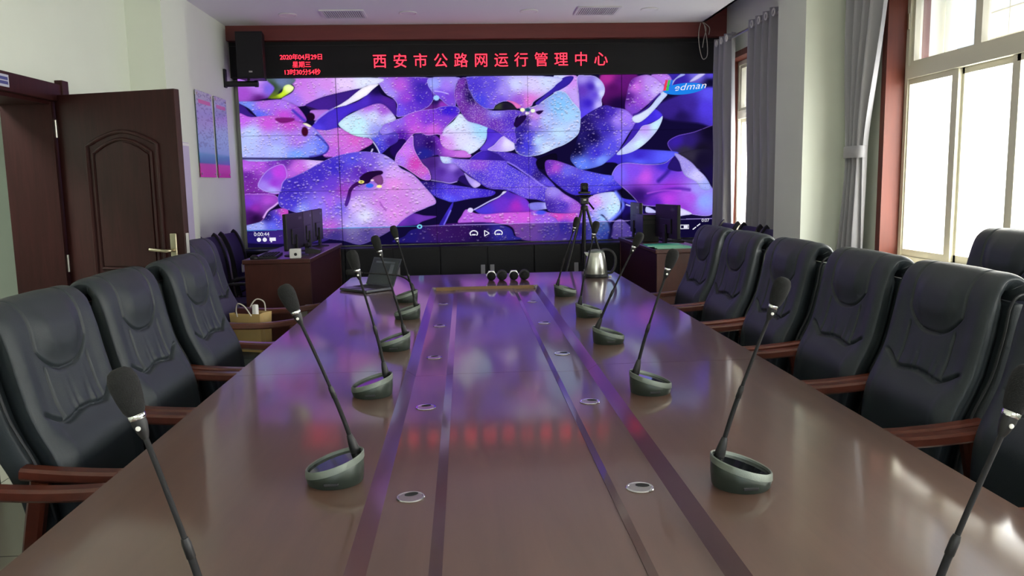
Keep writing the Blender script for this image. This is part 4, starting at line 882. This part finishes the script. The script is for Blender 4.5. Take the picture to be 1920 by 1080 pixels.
def monitor(label, loc, rz, group, w=.47, h=.30):
    m = thing('computer_monitor', label, 'monitor', loc, rz, group)        # back towards +x
    MB().box(-.02, .012, -w / 2, w / 2, .055, .055 + h, .006).build('housing', M['black'], m)
    MB().box(.010, .022, -w * .25, w * .25, .10, .05 + h * .6, .005).build('back_bulge', M['black'], m)
    MB().box(-.0215, -.0205, -w / 2 + .012, w / 2 - .012, .072, .043 + h).build('screen', M['display'], m)
    MB().box(.0115, .0128, w / 2 - .14, w / 2 - .05, .0 + h, .022 + h).build('badge', M['mic_body'], m)
    MB().box(.012, .035, -.03, .03, .01, .18, .004).build('stand', M['black'], m)
    MB().lathe([(.10, 0), (.10, .006), (.09, .012), (.02, .014)], 28, (.01, 0, 0)).build('foot', M['black'], m, True)
    return m
GM = 'monitors on the left desk'
m0 = monitor('front monitor of the three on the left desk, back turned to the table', (-1.425, 6.77, .90), -.09, GM)
dup(m0, (-1.422, 7.30, .90), .03, 'middle monitor of the three on the left desk', GM)
dup(m0, (-1.430, 7.83, .90), -.025, 'rear monitor of the three on the left desk, nearest the video wall', GM)
dup(m0, (1.80, 7.02, .90), PI + .17, 'front dark monitor on the right desk above the green folders', 'monitors on the right desk')
dup(m0, (1.70, 7.86, .90), PI - .02, 'rear purple-lit monitor on the right desk', 'monitors on the right desk')
def keyboard(label, loc, rz, group=None):
    k = thing('keyboard', label, 'keyboard', loc, rz, group)
    MB().box(-.075, .075, -.21, .21, .0, .02, .004).build('housing', M['black'], k)
    for r in range(5): MB().box(-.06 + r * .024, -.041 + r * .024, -.195, .195, .02, .026, .002).build('key_row', M['matte_black'], k)
    return k
keyboard('dark keyboard on the left desk before the front monitor', (-1.62, 6.72, .90), .1)
keyboard('dark keyboard on the right desk behind the front monitor', (1.93, 7.40, .90), 0)
ms = thing('computer_mouse', 'dark mouse at the front corner of the left desk', 'mouse', (-1.70, 6.52, .90))
MB().lathe([(.001, 0), (.034, .001), (.036, .010), (.030, .024), (.015, .033), (.001, .035)], 24).build('body', M['black'], ms, True)
bx = thing('card_reader', 'small white box with a round dark button on the left desk', 'box', (-1.372, 6.52, .90), .1)
MB().box(-.045, .045, -.03, .03, 0, .078, .008).build('housing', M['white'], bx)
MB().lathe([(.012, 0), (.012, .002), (.001, .003)], 18, (.004, -.03, .034), (0, -1, 0)).build('button', M['black'], bx)
hs = thing('desk_phone', 'dark telephone behind the white box on the left desk', 'telephone', (-1.325, 7.04, .90), .1); hs.scale = (.8,) * 3
b = MB(); b.prism([(-.08, 0), (.08, 0), (.08, .03), (-.08, .065)], .16, lambda u, v, q: (u, q - .08, v)); b.build('base', M['black'], hs)
MB().bar(catmull([(-.06, -.09, .07), (-.06, -.05, .092), (-.06, .05, .092), (-.06, .09, .07)], 5), (1, 0, 0), .045, .03).build('handset', M['matte_black'], hs, True)
pc = thing('computer_tower', 'small black computer tower beside the right monitors', 'computer', (1.72, 7.46, .90))
MB().box(-.075, .075, -.16, .16, 0, .255, .006).build('case', M['cabinet'], pc)
MB().box(-.07, .07, -.163, -.159, .17, .20).build('drive_slot', M['black'], pc); MB().box(-.07, .07, -.163, -.159, .215, .24).build('drive_slot', M['black'], pc)
for i, (dx, r) in enumerate(((0, .0), (.035, .12), (.07, -.05))):
    f = thing('folder', ['lowest green folder of the pile on the right desk', 'middle green folder of the pile on the right desk', 'top green folder of the pile on the right desk'][i], 'folder', (1.755 - dx, 6.68 + dx * .4, .90 + i * .0085), PI / 2 + r, 'green folders on the right desk')
    MB().box(-.11, .11, -.155, .155, 0, .002).build('cover', M['green'], f); MB().box(-.105, .108, -.15, .15, .002, .006).build('papers', M['paper'], f); MB().box(-.11, .11, -.155, .155, .006, .008).build('cover', M['green'], f)
mg = thing('mug', 'white mug with a round handle behind the armchairs on the right desk', 'mug', (1.975, 6.555, .90))
MB().lathe([(.032, 0), (.036, .004), (.038, .095), (.035, .095), (.033, .01), (.001, .008)], 32, caps=False).build('cup', M['cup'], mg, True)
MB().tube(catmull([(-.036, 0, .08), (-.06, 0, .082), (-.072, 0, .055), (-.06, 0, .025), (-.036, 0, .02)], 6), .0055, 10).build('handle', M['cup'], mg, True)
st = thing('storage_box', 'grey storage box on the floor beyond the left desk end', 'box', (-1.13, 5.98, 0))
MB().box(-.10, .10, -.16, .16, 0, .52, .01).build('body', mat('grey_board', (112, 108, 104), .7), st); MB().box(-.11, .11, -.17, .17, .52, .575, .008).build('lid', mat('grey_lid', (122, 118, 112), .7), st)

# gold paper bag on the pulled-back chair
bg = thing('paper_bag', 'gold paper carrier bag on the seat of the pulled-back armchair', 'bag', (-1.315, 4.88, .486), -.35)
b = MB(); w, d_, h = .100, .055, .235
o_ = [(-w, -d_), (w, -d_), (w, 0), (w, d_), (-w, d_), (-w, 0)]
b.loft([[(x, y, 0) for x, y in o_], [(x * 1.02 - (.012 if y == 0 else 0) * (1 if x > 0 else -1), y * 1.05, h * .6) for x, y in o_], [(x * 1.06 - (.02 if y == 0 else 0) * (1 if x > 0 else -1), y * 1.15, h) for x, y in o_],
        [(x * 1.05 - (.02 if y == 0 else 0) * (1 if x > 0 else -1), y * 1.1, h - .004) for x, y in o_], [(x * .98, y * .96, .02) for x, y in o_]], caps=True)
b.build('bag_body', M['bag'], bg)
for y in (-.062, .062): MB().tube(catmull([(-.05, y, h - .02), (-.05, y * 1.15, h + .02), (-.02, y * 1.5, h + .065), (.03, y * 1.6, h + .05), (.055, y * 1.2, h - .01)], 6), .004, 8).build('handle', M['rope'], bg, True)
b = MB(); b.box(-.09, .02, -.035, .035, .03, .262, .01); b.build('contents', mat('dark_red_pack', (70, 30, 32), .5), bg)
b = MB(); b.box(.03, .06, -.03, .0, .03, .285, .006); b.build('contents', M['paper'], bg)

# camera on a tripod behind the table
tp = thing('tripod', 'black camera tripod standing between the table end and the video wall', 'tripod', (1.055, 7.0, 0))
for a in (200, 340, 90):
    ca, sa = math.cos(math.radians(a)), math.sin(math.radians(a))
    lg = MB().tube([(.022 * ca, .022 * sa, 1.235), (.20 * ca, .20 * sa, .62)], .012, 10).build('leg', M['black'], tp, True)
    MB().tube([(.20 * ca, .20 * sa, .64), (.38 * ca, .38 * sa, .02)], .008, 10).build('leg_tube', M['steel'] if a == 340 else M['black'], lg, True)
    MB().lathe([(.013, 0), (.013, .025)], 12, (.38 * ca, .38 * sa, 0)).build('rubber_foot', M['matte_black'], lg)
MB().tube([(0, 0, .70), (0, 0, 1.30)], .013, 12).build('centre_column', M['black'], tp, True)
MB().lathe([(.03, 1.215), (.034, 1.225), (.034, 1.25), (.028, 1.262)], 20).build('collar', M['black'], tp, True)
MB().box(-.035, .035, -.03, .03, 1.272, 1.335, .008).build('pan_head', M['black'], tp)
MB().box(-.012, .012, -.033, -.029, 1.305, 1.318).build('bubble_level', M['white'], tp)
MB().lathe([(.02, 1.335), (.075, 1.345), (.078, 1.352), (.02, 1.358)], 28).build('top_plate', M['black'], tp, True)
MB().tube([(.03, .02, 1.30), (.075, -.05, 1.23)], .008, 10).build('pan_handle', M['black'], tp, True)
cm = thing('conference_camera', 'small black conference camera mounted on the tripod', 'camera', (1.055, 7.0, 1.357))
MB().box(-.05, .05, -.035, .04, .006, .028, .006).build('base', M['black'], cm)
MB().lathe([(.038, -.03), (.042, -.02), (.042, .02), (.038, .03)], 28, (0, 0, .06), (1, 0, 0)).build('head', M['black'], cm, True)
MB().lathe([(.022, 0), (.024, .02), (.018, .022), (.016, .014)], 24, (-.002, -.036, .062), (0, -1, 0)).build('lens', M['display'], cm, True)

# loudspeaker on its wall bracket
sp = thing('loudspeaker', 'black wall-mounted loudspeaker at the top left of the video wall', 'speaker', (-2.07, 8.22, 2.545), .0)
b = MB(); b.prism([(-.13, 0), (.13, 0), (.10, .23), (-.10, .23)], .45, lambda u, v, q: (u, v, q)); b.build('cabinet', M['black'], sp)
MB().box(-.124, .124, -.012, 0, .008, .442, .006).build('grille', M['matte_black'], sp)
MB().box(-.012, .022, -.0145, -.012, .055, .07, .001).build('badge', M['steel'], sp)
br = MB().box(XL + 2.07 + .001, XL + 2.07 + .022, .04, .10, -.08, .10, .003).build('bracket', M['black'], sp)
MB().tube([(XL + 2.07 + .02, .07, -.045), (.03, .07, -.045)], .028, 16).build('bracket_arm', M['black'], br, True)
MB().tube([(-.04, .07, -.045), (-.04, .07, .01)], .012, 12).build('bracket_post', M['black'], br, True)
MB().lathe([(.034, 0), (.034, .03)], 18, (.02, .07, -.045), (1, 0, 0)).build('clamp', M['black'], br, True)

# hanging loop of cable
hc = MB()
for pts in ([(2.50, 8.43, 3.08), (2.478, 8.42, 2.98), (2.485, 8.42, 2.85), (2.515, 8.42, 2.73), (2.545, 8.42, 2.715), (2.572, 8.42, 2.76), (2.566, 8.42, 2.90), (2.535, 8.42, 3.06)],
            [(2.52, 8.43, 3.085), (2.555, 8.42, 3.02), (2.535, 8.42, 2.93), (2.52, 8.42, 2.83)], [(2.53, 8.43, 3.085), (2.59, 8.42, 3.03), (2.585, 8.42, 2.96)]):
    hc.tube(catmull(pts, 8), .004, 8)
tag(hc.build('hanging_cable', M['rope'], None, True), 'grey loop of cable hanging from the ceiling at the upper right', 'cable')

# ceiling vents and downlights
for x, y, lab in ((-1.09, 7.90, 'slatted ceiling vent on the left above the video wall'), (1.315, 7.83, 'slatted ceiling vent on the right above the video wall')):
    v = thing('ceiling_vent', lab, 'vent', (x, y, ZC), group='ceiling vents')
    MB().box(-.185, .185, -.16, .16, -.003, -.0005).build('backing', M['vent_dark'], v)
    f = MB(); f.box(-.205, .205, -.18, -.155, -.012, -.0005); f.box(-.205, .205, .155, .18, -.012, -.0005); f.box(-.205, -.18, -.155, .155, -.012, -.0005); f.box(.18, .205, -.155, .155, -.012, -.0005)
    f.build('frame', M['grille'], v)
    s = MB()
    for k in range(18): xx = -.168 + k * .0198; s.box(xx - .005, xx + .005, -.154, .154, -.011, -.004)
    s.build('slats', M['grille'], v)
for k, x in enumerate((-1.62, -.485, .665, 1.815)):
    dl = thing('ceiling_downlight', ['leftmost of the four unlit round ceiling lights', 'unlit round ceiling light, second from left', 'unlit round ceiling light, third from left', 'rightmost of the four unlit round ceiling lights'][k], 'ceiling light', (x, 7.93 - k * .045, ZC), group='round ceiling lights')
    MB().lathe([(.085, -.0005), (.088, -.006), (.080, -.010), (.068, -.006)], 36, caps=False).build('rim', M['white'], dl, True)
    MB().lathe([(.070, -.004), (.066, -.0075), (.001, -.008)], 36).build('diffuser', mat('opal_diffuser', (240, 240, 238), .4), dl, True)

# posters and signs on the left wall
def poster_mat(seed):
    m = mat('printed_poster', (200, 200, 230), .25); n = m.node_tree.nodes; l = m.node_tree.links
    tc = n['Texture Coordinate']; sx = n.new('ShaderNodeSeparateXYZ'); l.new(tc.outputs['Generated'], sx.inputs[0])
    r = n.new('ShaderNodeValToRGB'); e = r.color_ramp.elements
    e[0].position = 0; e[0].color = (*s2l((220, 70, 165)), 1); e[1].position = 1; e[1].color = (*s2l((205, 205, 215)), 1)
    for p, c in ((.15, (215, 80, 170)), (.17, (70, 120, 185)), (.27, (90, 150, 205)), (.30, (140, 165, 225)), (.50, (165, 185, 235)), (.75, (180, 180, 230)), (.9, (200, 200, 225))):
        q = e.new(p); q.color = (*s2l(c), 1)
    l.new(sx.outputs[2], r.inputs[0])
    mp = n.new('ShaderNodeMapping'); mp.inputs['Scale'].default_value = (1, 7, 42); mp.inputs['Location'].default_value = (seed, seed, seed); l.new(tc.outputs['Generated'], mp.inputs[0])
    t = n.new('ShaderNodeTexNoise'); t.inputs['Scale'].default_value = 1; t.inputs['Detail'].default_value = 2; l.new(mp.outputs[0], t.inputs[0])
    k = n.new('ShaderNodeMath'); k.operation = 'GREATER_THAN'; k.inputs[1].default_value = .56; l.new(t.outputs[0], k.inputs[0])
    z = n.new('ShaderNodeMath'); z.operation = 'GREATER_THAN'; z.inputs[1].default_value = .34; l.new(sx.outputs[2], z.inputs[0])
    kz = n.new('ShaderNodeMath'); kz.operation = 'MULTIPLY'; l.new(k.outputs[0], kz.inputs[0]); l.new(z.outputs[0], kz.inputs[1])
    k2 = n.new('ShaderNodeMath'); k2.operation = 'MULTIPLY'; k2.inputs[1].default_value = .5; l.new(kz.outputs[0], k2.inputs[0])
    mx = n.new('ShaderNodeMixRGB'); mx.inputs[2].default_value = (*s2l((105, 100, 160)), 1); l.new(k2.outputs[0], mx.inputs[0]); l.new(r.outputs[0], mx.inputs[1])
    l.new(mx.outputs[0], n['Principled BSDF'].inputs['Base Color']); return m
for y0, y1, lab, sd2 in ((7.33, 7.78, 'tall printed wall poster with pink foot, nearer the pillar', 1.3), (7.86, 8.24, 'tall printed wall poster with pink foot, nearer the video wall', 4.1)):
    p = thing('wall_poster', lab, 'poster', (XL, (y0 + y1) / 2, 1.575), group='posters on the left wall'); w = (y1 - y0) / 2
    MB().box(.012, .018, -w, w, 0, .765).build('board', poster_mat(sd2), p)
    for y in (-w + .03, w - .03):
        for z in (.03, .735): MB().lathe([(.012, .0005), (.012, .021), (.006, .023)], 14, (0, y, z), (1, 0, 0)).build('standoff', M['brass'], p, True)
    MB().box(.0182, .0186, -w * .75, w * .75, .655, .69).build('heading', mat('poster_heading', (225, 120, 170), .3), p)
sg = thing('door_sign', 'pale green acrylic sign on the left pillar above the open door', 'sign', (-2.225, 5.968, 1.93))
MB().box(-.093, .093, -.012, -.006, 0, .22).build('plate', M['sign'], sg)
for x in (-.08, .08):
    for z in (.015, .205): MB().lathe([(.008, 0), (.008, .014)], 12, (x, -.001, z), (0, -1, 0)).build('standoff', M['steel'], sg)
nb = thing('notice_sheet', 'pale lilac notice board on the side of the left pillar', 'notice board', (-2.10, 6.20, 1.02))
MB().box(.001, .012, -.14, .12, 0, .80).build('sheet', mat('lilac_sheet', (196, 188, 212), .5), nb)
MB().box(.0125, .016, -.135, .115, .775, .795).build('clip_strip', M['white'], nb)
pl = thing('name_plate', 'small blue and white plate on the door head casing', 'plate', (XL + .036, 4.18, 2.005))
MB().box(0, .003, -.12, .155, .0, .062).build('plate', mat('plate_white', (196, 200, 214), .4), pl)
for z in (.012, .034): MB().box(.0031, .0038, -.11, .145, z, z + .016).build('blue_band', mat('plate_blue', (70, 78, 140), .4), pl)

# ------------------------------------------------------------------ curtains on rods
def curtain(label, y0, y1, folds, z0, z1, x=2.672, tie=None, rings=True):
    """Hanging folds between y0 and y1; tie = (z, centre, half width) gathers the cloth at a tieback."""
    c = thing('curtain', label, 'curtain', (0, 0, 0)); n = folds * 12; rows = 60; fr = []; bk = []
    for i in range(rows + 1):
        z = z0 + (z1 - z0) * i / rows; yc, hw = (y0 + y1) / 2, (y1 - y0) / 2; amp = .046
        if tie:
            tz, ty, tw, by, bw = tie
            if z >= tz: t = float(sst(tz, z1, z)) ** .8; yc = ty + (yc - ty) * t; hw = tw + (hw - tw) * t; amp = .030 + .012 * t
            else: t = float(sst(tz, z0 + .2, z)); yc = ty + (by - ty) * t; hw = tw + (bw - tw) * t; amp = .030 + .012 * t
        r = []
        for j in range(n + 1):
            u = j / n; ph = u * folds * 2 * PI
            r.append((x + amp * math.sin(ph + .35 * math.sin(z * 1.7)) + .006 * math.sin(ph * 2 + z * 3), yc + hw * (2 * u - 1) + .006 * math.sin(z * 2.3 + u * 9), z))
        fr.append(r); bk.append([(p[0] + .004, p[1], p[2]) for p in r][::-1])
    MB().loft([a + b_ for a, b_ in zip(fr, bk)]).build('cloth', M['curtain'], c, 2)
    if rings:
        for k in range(folds):
            yy = y0 + (y1 - y0) * (k + .25) / folds
            MB().lathe([(.030, -.055), (.034, -.052), (.034, -.046), (.022, -.044), (.020, -.050), (.022, -.055), (.030, -.055)], 24, (x, yy, z1 - .055), (1, 0, 0), False).build('eyelet', M['white'], c, True)
    if tie:
        tz, ty, tw = tie[:3]
        b = MB(); b.loft([[(x + (.052) * math.cos(a), ty + (tw + .012) * math.sin(a), tz - .04), (x + .055 * math.cos(a), ty + (tw + .014) * math.sin(a), tz - .036), (x + .055 * math.cos(a), ty + (tw + .014) * math.sin(a), tz + .036), (x + .052 * math.cos(a), ty + (tw + .012) * math.sin(a), tz + .04)] for a in [2 * PI * i / 40 for i in range(41)]], closed=False, caps=False)
        b.build('tieback', M['curtain'], c, True)
    return c
curtain('grey curtain with eyelets beside the video wall, left of the far window', 7.93, 8.40, 3, .04, 2.90)
curtain('grey curtain with eyelets between the far window and the pillar', 6.72, 7.40, 4, .04, 2.90)
curtain('grey curtain gathered by a tieback beside the tall window', 5.02, 5.50, 4, .04, 2.90, tie=(1.635, 5.37, .105, 5.43, .165))
for y0, y1, lab in ((6.12, 8.42, 'grey curtain rod over the far window'), (2.8, 5.56, 'grey curtain rod over the tall window')):
    r = thing('curtain_rod', lab, 'curtain rod', (2.672, 0, 2.845))
    MB().tube([(0, y0, 0), (0, y1, 0)], .0125, 14).build('rod', M['steel'], r, True)
    for y in (y0 + .05, (y0 + y1) / 2 + .05, y1 - .08): MB().tube([(0, y, .0), (XR - 2.672, y, .0)], .008, 10).build('bracket', M['white'], r, True)
